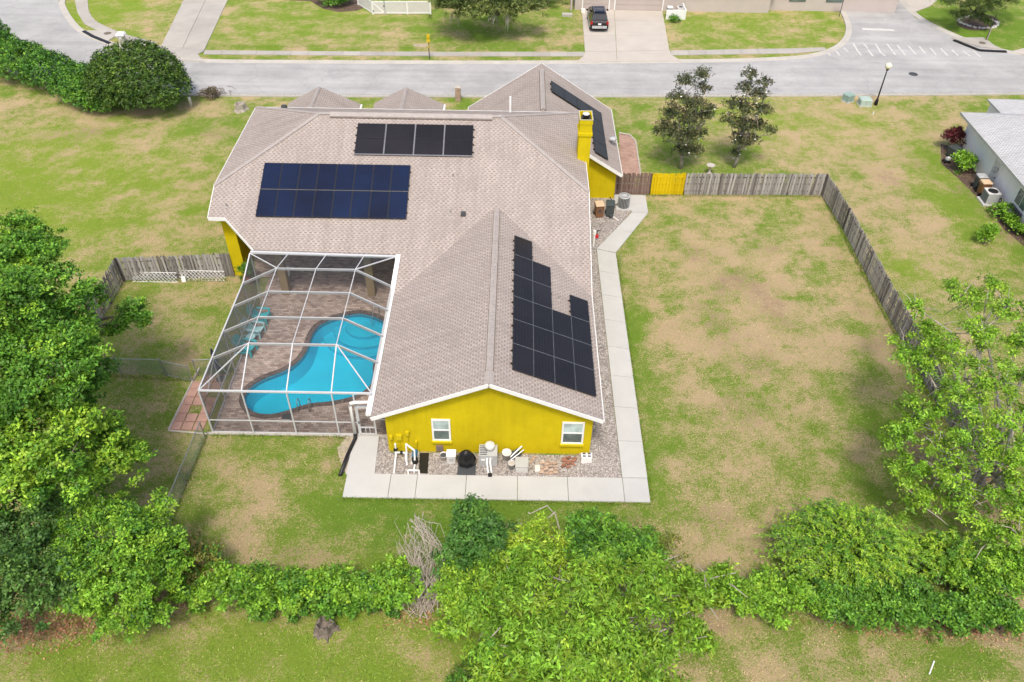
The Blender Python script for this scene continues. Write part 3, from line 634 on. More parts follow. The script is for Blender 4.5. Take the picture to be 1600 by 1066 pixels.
# chimney on the right eave
ch = obj('chimney', MB().box(4.0, 46.5, 0, 4.78, 47.7, 8.55), m['yellow'], house)
obj('chimney_collar', MB().box(3.94, 46.44, 7.75, 4.84, 47.76, 7.95), m['yellow'], ch)
cc = MB(); cc.box(3.97,46.47,8.55,4.81,46.57,8.85).box(3.97,47.63,8.55,4.81,47.73,8.85).box(3.97,46.57,8.55,4.05,47.63,8.85).box(4.73,46.57,8.55,4.81,47.63,8.85)
obj('chimney_rim', cc, m['yellow'], ch); obj('chimney_top', MB().box(4.055,46.575,8.552,4.725,47.625,8.58), m['dkgrey'], ch); obj('rim_flashing', MB().box(3.96,46.46,8.85,4.82,46.5,8.875).box(3.96,47.7,8.85,4.82,47.74,8.875).box(3.96,46.5,8.85,4.0,47.7,8.875).box(4.78,46.5,8.85,4.82,47.7,8.875), m['grey'], ch)
obj('flue', MB().lathe((4.39,47.0,8.55), [(.17,0),(.17,.3),(.24,.3),(.24,.38),(.05,.44)], 14), m['black'], ch); obj('flue_cap', MB().lathe((4.39,47.0,9.0), [(.22,0),(.22,.03),(.02,.05)], 14), m['ltgrey'], ch)
# plumbing vents on the back slope
for px, py, k in ((708,278,0),(704,335,0),(354,323,0),(876,466,1),(702,165,2)):
    if k == 0: x, y, z = G(px, py, 5.5); y = {708: 43.73, 704: 41.3, 354: 41.5}[px]; x = {708: -3.81, 704: -3.84, 354: -17.4}[px]; z = zmain(y)
    elif k == 1: x, y = 2.55, 34.9; z = zwing(x)
    else: continue
    v = obj('vent_pipe', MB().tube([(x,y,z-.02),(x,y,z+.3)], .045, 8), m['cap'], house); obj('flashing', MB().lathe((x,y,z-.06), [(.14,0),(.13,.07),(.05,.14)], 10), m['cap'], v)
obj('roof_vent', MB().cbox((-3.07,41.25,zmain(41.25)+.1), (.32,.3,.2), 0, .8), m['dkgrey'], house)
obj('roof_vent', MB().cbox((-16.3,53.0,ze+.25), (.4,.3,.22), 0, .8), m['dkgrey'], house)
vp = GY(790, 176, 52.4); obj('vent_pipe', MB().tube([(-.4,52.4,6.1),(-.4,52.4,7.5)], .075, 10), m['wallwhite'], house)
# windows of the gable wall
def window(x0, x1, z0, z1, y):
    f = MB(); w = .09
    f.box(x0, y-.06, z0, x0+w, y+.05, z1).box(x1-w, y-.06, z0, x1, y+.05, z1).box(x0+w, y-.06, z1-w, x1-w, y+.05, z1).box(x0+w, y-.06, z0, x1-w, y+.05, z0+w)
    wd = obj('window', f, m['white'], house)
    zm = (z0+z1)/2
    obj('sash_rail', MB().box(x0+w, y-.05, zm-.035, x1-w, y+.04, zm+.035), m['white'], wd)
    obj('pane', MB().box(x0+w, y-.02, zm+.035, x1-w, y-.005, z1-w), m['blind'], wd)
    obj('pane', MB().box(x0+w, y-.025, z0+w, x1-w, y-.01, zm-.035), m['glass'], wd)
    obj('sill', MB().box(x0-.06, y-.14, z0-.13, x1+.06, y-.002, z0), m['yellow'], wd)
for pa, pb in (((673.5,656),(705,689)), ((879,660.5),(910.5,694))):
    a = GY(*pa, 27.06); b = GY(*pb, 27.06); window(a[0], b[0], b[2], a[2], 27.11)
b0 = GY(681,695.5,27.1); b1 = GY(693,704.5,27.1)
d = obj('pet_door', MB().box(b0[0], 27.04, b1[2], b1[0], 27.115, b0[2]), m['wood_brown'], house); obj('flap', MB().box(b0[0]+.06, 27.02, b1[2]+.06, b1[0]-.06, 27.038, b0[2]-.06), m['dark_wood'], d)
# street side openings (hidden from the garden, kept simple)
for x in (-11.8, -3.0): obj('front_window', MB().box(x-.6, 53.21, 1.0, x+.6, 53.26, 2.4), m['glass'], house)
obj('garage_door', MB().box(-1.0, 60.82, 0, 4.0, 60.88, 2.1), m['garage'], house)
aw = obj('round_window', MB().tube([(4.75,51.5,1.25),(4.75,51.58,1.25)], .48, 20), m['wallwhite'], house); obj('pane', MB().tube([(4.75,51.47,1.25),(4.75,51.495,1.25)], .38, 20), m['glass'], aw)

# ------------------------------------------------------------------ solar arrays
def array(label, O, U, V, cells, pu, pv, mat, gapu=.02, gapv=.02, railmat='black_alu', group='rooftop solar arrays'):
    "O: corner, U/V: unit vectors on the slope; cells: list of (iu, iv)"
    O, U, V = Vector(O), Vector(U).normalized(), Vector(V).normalized(); N = U.cross(V).normalized()
    if N.z < 0: N = -N
    rt = thing('solar_array', label, 'solar panels', O, 0, group)
    rot = Matrix((U, V, N)).transposed().to_euler() if U.cross(V).dot(N) > 0 else Matrix((V, U, N)).transposed().to_euler()
    fl = U.cross(V).dot(N) > 0; a, b = (pu-gapu, pv-gapv) if fl else (pv-gapv, pu-gapu)
    fm = MB(); t = .025
    fm.box(-a/2,-b/2,-.02,a/2,-b/2+t,.022).box(-a/2,b/2-t,-.02,a/2,b/2,.022).box(-a/2,-b/2+t,-.02,-a/2+t,b/2-t,.022).box(a/2-t,-b/2+t,-.02,a/2,b/2-t,.022)
    mf = meshof('panel_frame', fm, m['black_alu']); mg = meshof('panel', MB().box(-a/2+t,-b/2+t,-.02,a/2-t,b/2-t,.016), mat)
    for iu, iv in cells:
        p = U*((iu+.5)*pu) + V*((iv+.5)*pv) + N*.13
        g = piece('panel', mg, rt, p, rot); piece('panel_frame', mf, g, (0,0,0))
    for iv in sorted({c[1] for c in cells}):
        us_ = sorted(c[0] for c in cells if c[1] == iv); runs = [[us_[0]]]
        for q_ in us_[1:]:
            if q_ == runs[-1][-1]+1: runs[-1].append(q_)
            else: runs.append([q_])
        for f, us in [(f, r_) for f in (.25, .75) for r_ in runs]:
            obj('rail', MB().beam(O+U*(min(us)*pu-.05)+V*((iv+f)*pv)+N*.055, O+U*((max(us)+1)*pu+.05)+V*((iv+f)*pv)+N*.055, .045, .1, N), m[railmat], rt)
    return rt, O, U, V, N
nm = math.hypot(1, PT)
rt, O, U, V, N = array('large blue solar array of sixteen upright panels above the screened pool', (-15.52, 40.83, zmain(40.83)), (1,0,0), (0,1,PT), [(i,j) for i in range(8) for j in range(2)], 9.05/8, 3.64*nm/2, m['solar_blue'], .012, .05)
obj('seam_rail', MB().beam(O+V*(3.64*nm/2)+N*.135, O+U*9.05+V*(3.64*nm/2)+N*.135, .02, .03, N), m['rail'], rt)
rt, O, U, V, N = array('black solar array of eight wide panels just below the main ridge', (-10.08, 45.2, zmain(45.2)), (1,0,0), (0,1,PT), [(i,j) for i in range(4) for j in range(2)], 7.44/4, 2.18*nm/2, m['solar'], .09, .03)
for k in (1, 2, 3): obj('rail', MB().beam(O+U*(k*1.86)+N*.12, O+U*(k*1.86)+V*2.37+N*.12, .07, .03, N), m['rail'], rt)
obj('skirt', MB().beam(O+N*.12-V*.03, O+U*7.44+N*.12-V*.03, .06, .05, N), m['rail'], rt)
cells = [(0,j) for j in range(6)] + [(1,j) for j in range(5)] + [(2,j) for j in range(3)] + [(3,j) for j in range(4)]
rt, O, U, V, N = array('stepped black solar array on the roof above the gable wall', (-.02, 28.06, zwing(-.02)), (1,0,-PT), (0,1,0), cells, 4.22*nm/4, 11.24/6, m['solar'], .02, .035)
for j in range(1, 6):
    nj = sum(1 for c in cells if c[1] == j)
    us_ = [c[0] for c in cells if c[1] == j and (c[0], j-1) in cells]
    for q_ in us_: obj('seam_rail', MB().beam(O+U*(q_*1.148)+V*(j*1.873)+N*.135, O+U*((q_+1)*1.148)+V*(j*1.873)+N*.135, .03, .03, N), m['rail'], rt)
for i, top in ((1, 5), (2, 3), (3, 3)): obj('seam_rail', MB().beam(O+U*(i*1.148)+N*.133, O+U*(i*1.148)+V*(top*1.873)+N*.133, .022, .03, N), m['rail'], rt)
for c in cells:
    obj('clamp', MB().cbox(O+U*(c[0]*1.148-.01)+V*((c[1]+.5)*1.873)+N*.12, (.07,.09,.06)), m['rail'], rt)
gm = math.hypot(1, GP)
array('bent black solar array on the street-side roof behind the chimney', (2.55, 51.75, zgar(2.55)), (1,0,-GP), (0,1,0), [(i,3) for i in range(4)] + [(3,j) for j in range(3)], 4.05*gm/4, 7.2/4, m['solar'])

# ------------------------------------------------------------------ satellite dish by the garage eave
dsh = thing('satellite_dish', 'small grey satellite dish on the garage eave above the brick path', 'satellite dish', (7.3, 55.0, zgar(7.3)))
obj('dish', MB().lathe((7.3,55.0,zgar(7.3)+.42), [(.02,-.02),(.2,.02),(.3,.08),(.3,.095),(.2,.04),(.02,0)], 16), m['grey'], dsh, True); obj('mast', MB().tube([(7.3,55,zgar(7.3)-.02),(7.3,55.05,zgar(7.3)+.42)], .03), m['grey'], dsh); obj('feed_arm', MB().tube([(7.3,55.05,zgar(7.3)+.3),(7.6,54.8,zgar(7.3)+.6)], .018), m['dkgrey'], dsh)

# ================================================================== POOL AND SCREEN CAGE
DK = .06
zp = lambda l: [G(300+x/3.3333, 380+y/3.3333, DK)[:2] for x, y in l]
pool = zp([(272,815),(282,778),(312,742),(370,706),(440,682),(505,655),(562,612),(600,560),(616,505),(632,460),(670,420),(725,396),(785,380),(840,366),(900,368),(960,385),(1004,408),(1040,450),(1040,510),(1010,555),(962,596),(938,640),(946,690),(932,742),(872,788),(790,814),(700,828),(630,832),(560,850),(500,872),(435,890),(370,894),(312,878),(284,850)])
pool = [tuple(p) for p in smooth(pool + [pool[0]], 2)[:-1]]
area = sum(pool[i][0]*pool[(i+1)%len(pool)][1]-pool[(i+1)%len(pool)][0]*pool[i][1] for i in range(len(pool)))
if area < 0: pool = pool[::-1]
def poff(P_, d):
    n = len(P_); out = []
    for i in range(n):
        a, b = np.array(P_[i-1]), np.array(P_[(i+1)%n]); t = (b-a)/np.linalg.norm(b-a); out.append((P_[i][0]+t[1]*d, P_[i][1]-t[0]*d))
    return out
outer = [(HX0,HY0),(HX1,HY0),(HX1,HY1),(-17.25,HY1),(-17.25,41.55),(HX0,41.55)]
outer = [(HX0-.0,HY0),(HX1,HY0),(HX1,HY1),(HX0,HY1)]
bm = bmesh.new(); ev = []
for loop in (outer, poff(pool, .3)):
    vs_ = [bm.verts.new((p[0], p[1], DK)) for p in loop]
    ev += [bm.edges.new((vs_[i], vs_[(i+1)%len(vs_)])) for i in range(len(vs_))]
bmesh.ops.triangle_fill(bm, edges=ev, use_beauty=True)
r = bmesh.ops.extrude_face_region(bm, geom=bm.faces[:]); bmesh.ops.translate(bm, verts=[v for v in r['geom'] if isinstance(v, bmesh.types.BMVert)], vec=(0,0,-.1))
bmesh.ops.recalc_face_normals(bm, faces=bm.faces)
me = bpy.data.meshes.new('pool_deck'); bm.to_mesh(me); bm.free(); me.materials.append(m['deck'])
deck = bpy.data.objects.new('pool_deck', me); col.objects.link(deck); deck['kind'] = 'structure'
struct('lanai_floor', MB().prism([(-17.25,41.4),(-15.76,41.4),(-15.76,44.15),(-17.25,44.15)], -.03, DK), m['deck'])
struct('deck_kerb', MB().box(-15.95,28.0,-.05,-6.3,28.14,.07), m['sidewalk'])
pl = thing('swimming_pool', 'freeform turquoise swimming pool with dark brick coping inside the screen cage', 'pool', (-11, 32, 0))
n = len(pool)
def band(A, za, B, zb, mat, name, flip=False):
    k = len(A); return obj(name, MB().add([(*p, za) for p in A] + [(*p, zb) for p in B], [(i, (i+1)%k, k+(i+1)%k, k+i) for i in range(k)]), mat, pl)
# coping bricks laid side by side round the edge
A, _ = resample(pool+[pool[0]], 2); per = _
k = int(per/.155); pa, _ = resample(pool+[pool[0]], k+1); po, _ = resample(poff(pool, .3)+[poff(pool, .3)[0]], k+1)
cop = MB()
for i in range(k):
    q0, q1, q2, q3 = pa[i]*.96+pa[i+1]*.04, pa[i]*.04+pa[i+1]*.96, po[i]*.04+po[i+1]*.96, po[i]*.96+po[i+1]*.04
    z = DK+.025+random.uniform(-.004,.004); cop.add([(*q0,-.03),(*q1,-.03),(*q2,-.03),(*q3,-.03),(*q0,z),(*q1,z),(*q2,z),(*q3,z)], [(4,5,6,7),(0,1,5,4),(1,2,6,5),(2,3,7,6),(3,0,4,7)])
o = obj('coping_bricks', cop, m['coping'], pl); o['kind'] = 'stuff'
band(poff(pool, .3), DK-.03, pool, DK-.03, m['coping'], 'coping_bed')
ins = poff(pool, -.01)
band(pool, DK+.0, ins, -.22, m['pool_tile'], 'tile_band')
band(ins, -.22, poff(pool, -.22), -1.0, m['plaster'], 'basin_wall')
obj('basin_floor', MB().box(-15.5, 28.3, -1.15, -6.3, 38.5, -1.0), m['plaster'], pl)
# curved entry steps in the far round end
def clip_in(prof):
    "pull the points of a step outline back inside the pool edge"
    q = np.array(poff(pool, -.05)); c = np.array(prof).mean(0); out = []
    def ins_(p):
        x, y = p; c_ = False; j = len(q)-1
        for i in range(len(q)):
            if (q[i][1] > y) != (q[j][1] > y) and x < (q[j][0]-q[i][0])*(y-q[i][1])/(q[j][1]-q[i][1])+q[i][0]: c_ = not c_
            j = i
        return c_
    for p in prof:
        p = np.array(p); f = 1.
        while f > .05 and not ins_(c+(p-c)*f): f -= .03
        out.append(tuple(c+(p-c)*f))
    return out
cst = np.array(G(300+900/3.333, 380+410/3.333, DK)[:2])
for i, (rr, zz) in enumerate(((1.25,-.4),(2.0,-.6),(2.7,-.8))):
    prof = [(rr*math.cos(t)+cst[0], -rr*.9*math.sin(t)+cst[1]+.2) for t in np.linspace(0, 2*math.pi, 49)[:-1]]
    prof = clip_in(prof)
    obj('step', MB().prism(prof, -1.3, zz), m['plaster'], pl); 
    obj('step_edge', MB().tube([(p[0], p[1], zz) for p in prof if p[1] < cst[1]+.1], .03, 6), m['step_edge'], pl)
obj('water', MB().add([(*p, -.065) for p in poff(pool, -.004)], [tuple(range(len(pool)))]), m['water'], pl)
def poolrail(px, py, dx, dy, name, label):
    c = G(px, py, DK); t = thing(name, label, 'pool rail', c)
    pts = [(0,0,0),(0,0,.7),(dx*.25,dy*.25,.85),(dx*.6,dy*.6,.75),(dx,dy,.1),(dx,dy,-.3)]
    obj('rail', MB().tube([np.add(c, p) for p in pts], .024, 8), m['galv'], t, True); obj('escutcheon', MB().lathe(c, [(.07,0),(.06,.02),(.03,.03)], 10), m['galv'], t); return t
poolrail(300+975/3.333, 380+365/3.333, -.35, -.75, 'pool_handrail', 'bent metal handrail at the curved pool steps')
lad = thing('pool_ladder', 'pair of metal ladder rails at the near pool edge', 'pool ladder', G(476, 638, DK))
for px in (468, 485.5):
    c = np.array(G(px, 638.5, DK)); obj('rail', MB().tube([c+p for p in ((0,-.25,0),(0,-.25,.6),(0,-.12,.75),(0,.1,.7),(0,.22,.3),(0,.22,-.9))], .024, 8), m['galv'], lad, True)
for z in (-.3,-.6): obj('tread', MB().cbox(np.add(G(476.7,638.5,DK), (0,.22,z)), (.5,.08,.04)), m['ltgrey'], lad)
# ---- cage
cage = thing('pool_enclosure', 'white aluminium screen cage with mansard roof over the pool', 'pool enclosure', (-11.3, 33.5, 0))
CX = [-15.65,-13.5,-11.25,-9.0,-6.98]; CY = [28.15,30.52,32.6,34.76,36.86,38.62]; ZE, ZF, ZB = 3.17, 4.28, 3.98
def bar(a, b, w=.07, h=.1, name='beam'): return obj(name, MB().beam(a, b, w, h), m['alu'], cage)
eL = [(CX[0],y,ZE) for y in CY[:5]] + [(CX[0]+.12,CY[5],ZB)]
eR = [(CX[4],y,ZE-.1) for y in CY[:5]] + [(CX[4]+.2,CY[5],ZB)]
fl = lambda i, j: (CX[i], CY[j], ZF)
for i in range(1, 4):
    bar((CX[i],CY[0],ZE), fl(i,1), .06, .06)
    for j in range(1, 4): bar(fl(i,j), fl(i,j+1), .04, .05, 'purlin')
    bar(fl(i,4), (CX[i]+.22,CY[5],ZB), .05, .05, 'purlin')
for j in range(1, 5):
    for a, b in ((eL[j], fl(1,j)), (fl(1,j), fl(2,j)), (fl(2,j), fl(3,j)), (fl(3,j), eR[j])): bar(np.add(a,(0,0,-.06)), np.add(b,(0,0,-.06)), .045, .15, 'rafter')
bar(fl(1,4), eL[5], .05, .06, 'hip'); bar(fl(3,4), eR[5], .05, .06, 'hip'); bar(fl(3,1), (CX[4],CY[0],ZE), .05, .06, 'hip'); bar(fl(1,1), eL[0], .05, .06, 'hip')
for j in range(5): bar(eL[j], eL[j+1], .07, .09, 'eave_beam')
bar((CX[0],CY[0],ZE), (CX[4],CY[0],ZE), .09, .09, 'eave_beam')
for i in range(4): bar((CX[i],CY[0],.06), (CX[i],CY[0],ZE), .07, .07, 'post')
for j in range(1, 6): bar((CX[0]+(.12 if j==5 else 0),CY[j],.06), eL[j], .06, .06, 'post')
DX0, DX1 = -7.92, -6.98
bar((CX[0],CY[0],1.0), (DX0,CY[0],1.0), .05, .05, 'chair_rail'); bar((CX[0],CY[0],.09), (DX0,CY[0],.09), .06, .05, 'sill')
bar((CX[0],CY[0],1.0), (CX[0],CY[5],1.0), .05, .05, 'chair_rail'); bar((CX[0],CY[0],.09), (CX[0],CY[5],.09), .06, .05, 'sill')
for j in (1, 2, 3):   # sloping braces of the left wall
    bar((CX[0]+.05,CY[j],ZE-.05), (CX[0]+.05,CY[j+1]-1.,.9), .05, .04, 'brace')
bar((CX[0]+.05,CY[1],ZE-.1), (CX[0]+.05,CY[0]+.6,2.3), .04, .04, 'brace')
scr = lambda pts: obj('screen_panel', MB().add(pts, [tuple(range(len(pts)))]), m['screen'], cage)
for i in range(1, 3):
    for j in range(1, 4): scr([fl(i,j), fl(i+1,j), fl(i+1,j+1), fl(i,j+1)])
    scr([fl(i,4), fl(i+1,4), (CX[i+1]+.22,CY[5],ZB), (CX[i]+.22,CY[5],ZB)]); scr([(CX[i],CY[0],ZE), (CX[i+1],CY[0],ZE), fl(i+1,1), fl(i,1)])
for j in range(1, 4): scr([eL[j], fl(1,j), fl(1,j+1), eL[j+1]]); scr([fl(3,j), eR[j], eR[j+1], fl(3,j+1)])
scr([eL[0], (CX[1],CY[0],ZE), fl(1,1)]); scr([eL[0], fl(1,1), eL[1]]); scr([(CX[3],CY[0],ZE), (CX[4],CY[0],ZE), fl(3,1)]); scr([(CX[4],CY[0],ZE), eR[1], fl(3,1)])
scr([eL[4], fl(1,4), eL[5]]); scr([eL[5], fl(1,4), (CX[1]+.22,CY[5],ZB)]); scr([fl(3,4), eR[4], eR[5]]); scr([fl(3,4), eR[5], (CX[3]+.22,CY[5],ZB)])
for i in range(3):
    scr([(CX[i],CY[0],1.0),(CX[i+1],CY[0],1.0),(CX[i+1],CY[0],ZE),(CX[i],CY[0],ZE)]); scr([(CX[i],CY[0],.1),(CX[i+1],CY[0],.1),(CX[i+1],CY[0],1.0),(CX[i],CY[0],1.0)])
scr([(CX[3],CY[0],.1),(DX0,CY[0],.1),(DX0,CY[0],ZE),(CX[3],CY[0],ZE)])
for j in range(5):
    scr([(CX[0],CY[j],1.0),(CX[0],CY[j+1],1.0),eL[j+1],eL[j]]); scr([(CX[0],CY[j],.1),(CX[0],CY[j+1],.1),(CX[0],CY[j+1],1.0),(CX[0],CY[j],1.0)])
# screen door
bar((DX0,CY[0],.06), (DX0,CY[0],ZE), .07, .07, 'post'); bar((DX0,CY[0],2.25), (DX1,CY[0],2.25), .07, .09, 'door_head')
dr = obj('screen_door', MB().box(DX0+.04,28.1,.1,DX0+.12,28.16,2.2).box(DX1-.1,28.1,.1,DX1-.02,28.16,2.2).box(DX0+.12,28.1,2.1,DX1-.1,28.16,2.2).box(DX0+.12,28.1,.1,DX1-.1,28.16,.18).box(DX0+.12,28.1,.62,DX1-.1,28.16,.68).box(DX0+.34,28.11,.18,DX0+.37,28.15,.62).box(DX0+.56,28.11,.18,DX0+.59,28.15,.62), m['alu'], cage)
obj('door_screen', MB().add([(DX0+.1,28.13,.15),(DX1-.08,28.13,.15),(DX1-.08,28.13,2.15),(DX0+.1,28.13,2.15)], [(0,1,2,3)]), m['screen'], dr)
obj('handle', MB().box(DX0+.05,28.04,1.0,DX0+.1,28.1,1.15), m['dkgrey'], dr)
scr([(DX1,CY[0],.1),(-6.45,CY[0],.1),(-6.45,CY[0],2.7),(DX1,CY[0],2.7)]); bar((DX1,CY[0],1.25), (-6.3,CY[0],1.25), .05, .05, 'chair_rail')
# white downspout of the gutter, bending round the cage door
dsp = thing('downspout', 'white downspout bending down beside the cage door to a black drain pipe', 'downspout', (-8.12, 27.98, 0))
obj('pipe', MB().tube([(-7.0,27.98,2.72),(-7.85,27.98,2.68),(-8.08,27.98,2.6),(-8.12,27.98,2.4),(-8.12,27.98,.25)], .085, 10), m['white'], dsp, True)
obj('drain_pipe', MB().tube([(-8.12,27.98,.3),(-8.1,27.8,.14),(-8.35,26.6,.1),(-8.5,25.4,.08)], .10, 10), m['black'], dsp, True)
one('garden_edging', MB().beam((-8.42,25.6,.06),(-8.2,27.3,.1),.12,.1), m['dkgrey'], 'dark scrap edging lying along the concrete ramp', 'edging')

# ---- poolside furniture
def adirondack(px, py, rz, mat, label):
    c = G(px, py, DK); t = thing('pool_chair', label, 'chair', c, rz, 'painted chairs beside the pool'); t.scale = (1.08,)*3
    L = (0,0,0)
    def pp(name, mb): 
        me_ = meshof(name, mb, m[mat]); return piece(name, me_, t, (0,0,0))
    for k in range(5): pp('seat_slat', MB().cbox((0,-.22+.13*k,.40-.03*k), (.56,.11,.025), 0, 1, -.15))
    for k in range(6): pp('back_slat', MB().beam((-.27+.108*k,.34,.28), (-.3+.12*k,.78,1.0-.02*abs(k-2.5)**2), .09, .022, (0,1,.4)))
    for s in (-1, 1):
        pp('arm', MB().cbox((s*.36,.08,.6), (.14,.78,.028))); pp('leg', MB().cbox((s*.33,-.26,.3), (.07,.09,.6))); pp('leg', MB().beam((s*.3,-.3,.36),(s*.3,.72,.05),.05,.11))
    return t
adirondack(391, 551, R(75), 'teal', 'teal slatted armchair at the near end of the poolside row')
adirondack(404, 523, R(80), 'tealpale', 'pale grey-teal slatted armchair in the middle of the poolside row')
adirondack(413, 501, R(85), 'teal', 'teal slatted armchair at the far end of the poolside row')
lg = thing('patio_table', 'small round grey side table between the poolside armchairs', 'table', G(394, 535, DK))
c = G(394,535,DK); obj('top', MB().lathe(np.add(c,(0,0,.45)), [(.28,0),(.28,.03)], 16), m['tealpale'], lg)
for k in range(3): obj('leg', MB().tube([np.add(c,(.2*math.cos(k*2.1),.2*math.sin(k*2.1),0)), np.add(c,(.1*math.cos(k*2.1),.1*math.sin(k*2.1),.45))], .02), m['tealpale'], lg)
cr = G(445, 437, DK); t = thing('lounge_seat', 'pale covered lounge seat under the lanai roof', 'chair', cr)
obj('seat', MB().cbox(np.add(cr,(0,0,.25)), (.7,.6,.2)), m['ltgrey'], t); obj('backrest', MB().cbox(np.add(cr,(0,.28,.6)), (.7,.12,.55), 0, 1, -.2), m['ltgrey'], t)
for sx in (-.3,.3):
    for sy in (-.25,.25): obj('leg', MB().cbox(np.add(cr,(sx,sy,.08)), (.05,.05,.16)), m['dkgrey'], t)
sk = G(449, 657, DK); t = thing('deck_box', 'small pale deck box with a dark lid at the near pool edge', 'deck box', sk)
obj('box', MB().cbox(np.add(sk,(0,0,.15)), (.42,.32,.3)), m['ltgrey'], t); obj('lid', MB().cbox(np.add(sk,(0,0,.32)), (.45,.35,.04)), m['dkgrey'], t)
um = thing('patio_umbrella', 'closed navy patio umbrella standing outside the screen cage', 'umbrella', (-16.35,32.1,0))
obj('pole', MB().tube([(-16.35,32.1,0),(-16.35,32.1,2.45)], .025), m['galv'], um); obj('canopy', MB().lathe((-16.35,32.1,.75), [(.06,0),(.2,.12),(.17,.7),(.1,1.3),(.03,1.62)], 10), m['navy'], um); obj('base', MB().lathe((-16.35,32.1,0), [(.28,0),(.26,.07),(.05,.1)], 14), m['dkgrey'], um)
t = thing('potted_plant', 'potted green plant in a terracotta tub by the corner of the cage', 'potted plant', (-16.9,40.9,0))
obj('tub', MB().lathe((-16.9,40.9,0), [(.25,0),(.34,.45),(.37,.45),(.37,.52),(.3,.52),(.28,.46)], 14), m['terracotta'], t)

# ================================================================== FENCES
def picket_meshes(mat, h, tag_):
    out = []
    for k in range(4):
        hh = h*(1+(-.02,.0,.012,-.008)[k]); w = .068
        p = [(-w,0,0),(w,0,0),(w,0,hh-.06),(w-.035,0,hh),(-w+.035,0,hh),(-w,0,hh-.06)]
        out.append(meshof('picket', MB().slab([(x,-.01,z) for x,_,z in p], (0,.02,0)), m[mat]))
    return out
def picket_fence(label, pts, mat, h=1.8, railmat='dark_wood', pitch=.108, group='weathered wooden fence runs', cat='fence', name='wooden_fence', postmat=None):
    t = thing(name, label, cat, (*pts[0], 0), 0, group); pm = picket_meshes(mat, h, label)
    o = np.array(pts[0]); k = 0
    for a, b in zip(pts[:-1], pts[1:]):
        a, b = np.array(a), np.array(b); L = np.linalg.norm(b-a); d = (b-a)/L; nr = np.array([-d[1], d[0]]); rz = math.atan2(d[1], d[0])
        for z in (.35, .95, 1.5): obj('rail', MB().beam((*a,z), (*b,z), .045, .09), m[railmat], t)
        npost = max(1, round(L/2.4))
        for i in range(npost+1):
            p = a + d*L*i/npost; obj('post', MB().box(p[0]-.05,p[1]-.05,0,p[0]+.05,p[1]+.05,h*1.0), m[postmat or railmat], t)
        n = int(L/pitch)
        for i in range(n):
            p = a + d*(i+.5)*L/n + nr*(.036 if k % 2 else -.036) - o; k += 1
            piece('picket', random.choice(pm), t, (*p, random.uniform(-.015,.03)+.02), (random.gauss(0,.012), random.gauss(0,.02), rz), (random.uniform(.93,1.05), 1, 1))
    return t
yb = G(965,304)[1]; gxl, gxr = G(1015,306)[0], G(1068,306)[0]
B0, B1, B2, B3 = (7.42,52.15), (gxl,52.2), (gxr,52.28), (G(1283,305)[0],52.55)
picket_fence('short brown wooden fence section between the yellow house and the yellow gate', [B0, B1], 'wood_brown')
picket_fence('bright yellow wooden picket gate in the weathered back fence', [(B1[0]+.03,B1[1]), (B2[0]-.03,B2[1])], 'wood_yellow', railmat='wood_yellow', cat='gate', name='yellow_gate', group=None)
picket_fence('grey weathered picket fence running from the yellow gate to the corner', [B2, B3], 'wood')
f = picket_fence('long grey weathered side fence from the corner to the sparse tree', [B3, (23.3,48), (23.35,40), (23.5,33.5), (23.7,29.3)], 'wood', pitch=.108)
LFc = (-25.0,40.8)
picket_fence('grey weathered fence joining the house behind the white lattice', [(-18.1,41.5), LFc], 'wood')
picket_fence('grey weathered fence turning past the big leafy tree', [LFc, (-24.95,36.2)], 'wood')
# white lattice panels leaning on the left fence
for k, (x0, x1) in enumerate(((-24.4,-21.5),(-21.45,-18.5))):
    t = thing('lattice_panel', 'white lattice panel leaning on the fence, ' + ('nearer the fence corner' if k == 0 else 'nearer the yellow house'), 'lattice', (x0, 40.9, 0)); y0 = 40.75 if k == 0 else 41.0; h = .62
    for i in range(int((x1-x0+h)/.24)):
        for s in (-1, 1):
            xa = x0 - h + i*.24 if s > 0 else x0 + i*.24; xb = xa + s*h
            ta = np.clip(((x0-xa)/(xb-xa), (x1-xa)/(xb-xa)), 0, 1); ta.sort()
            if ta[1]-ta[0] < .05: continue
            p = lambda q: (xa+(xb-xa)*q, y0+.18*q*1.0, .02+h*q)
            obj('strip', MB().beam(p(ta[0]), p(ta[1]), .012, .03, (0,1,0)), m['white'], t)
    for z in (0, 1): obj('frame_strip', MB().beam((x0,y0+.18*z,.02+h*z),(x1,y0+.18*z,.02+h*z),.03,.04), m['white'], t)
one('garden_board', MB().cbox((*G(288,440)[:2],.2),(.25,.04,.4),.2,1,-.3), m['white'], 'small white board leaning on the lattice near the middle', 'board')

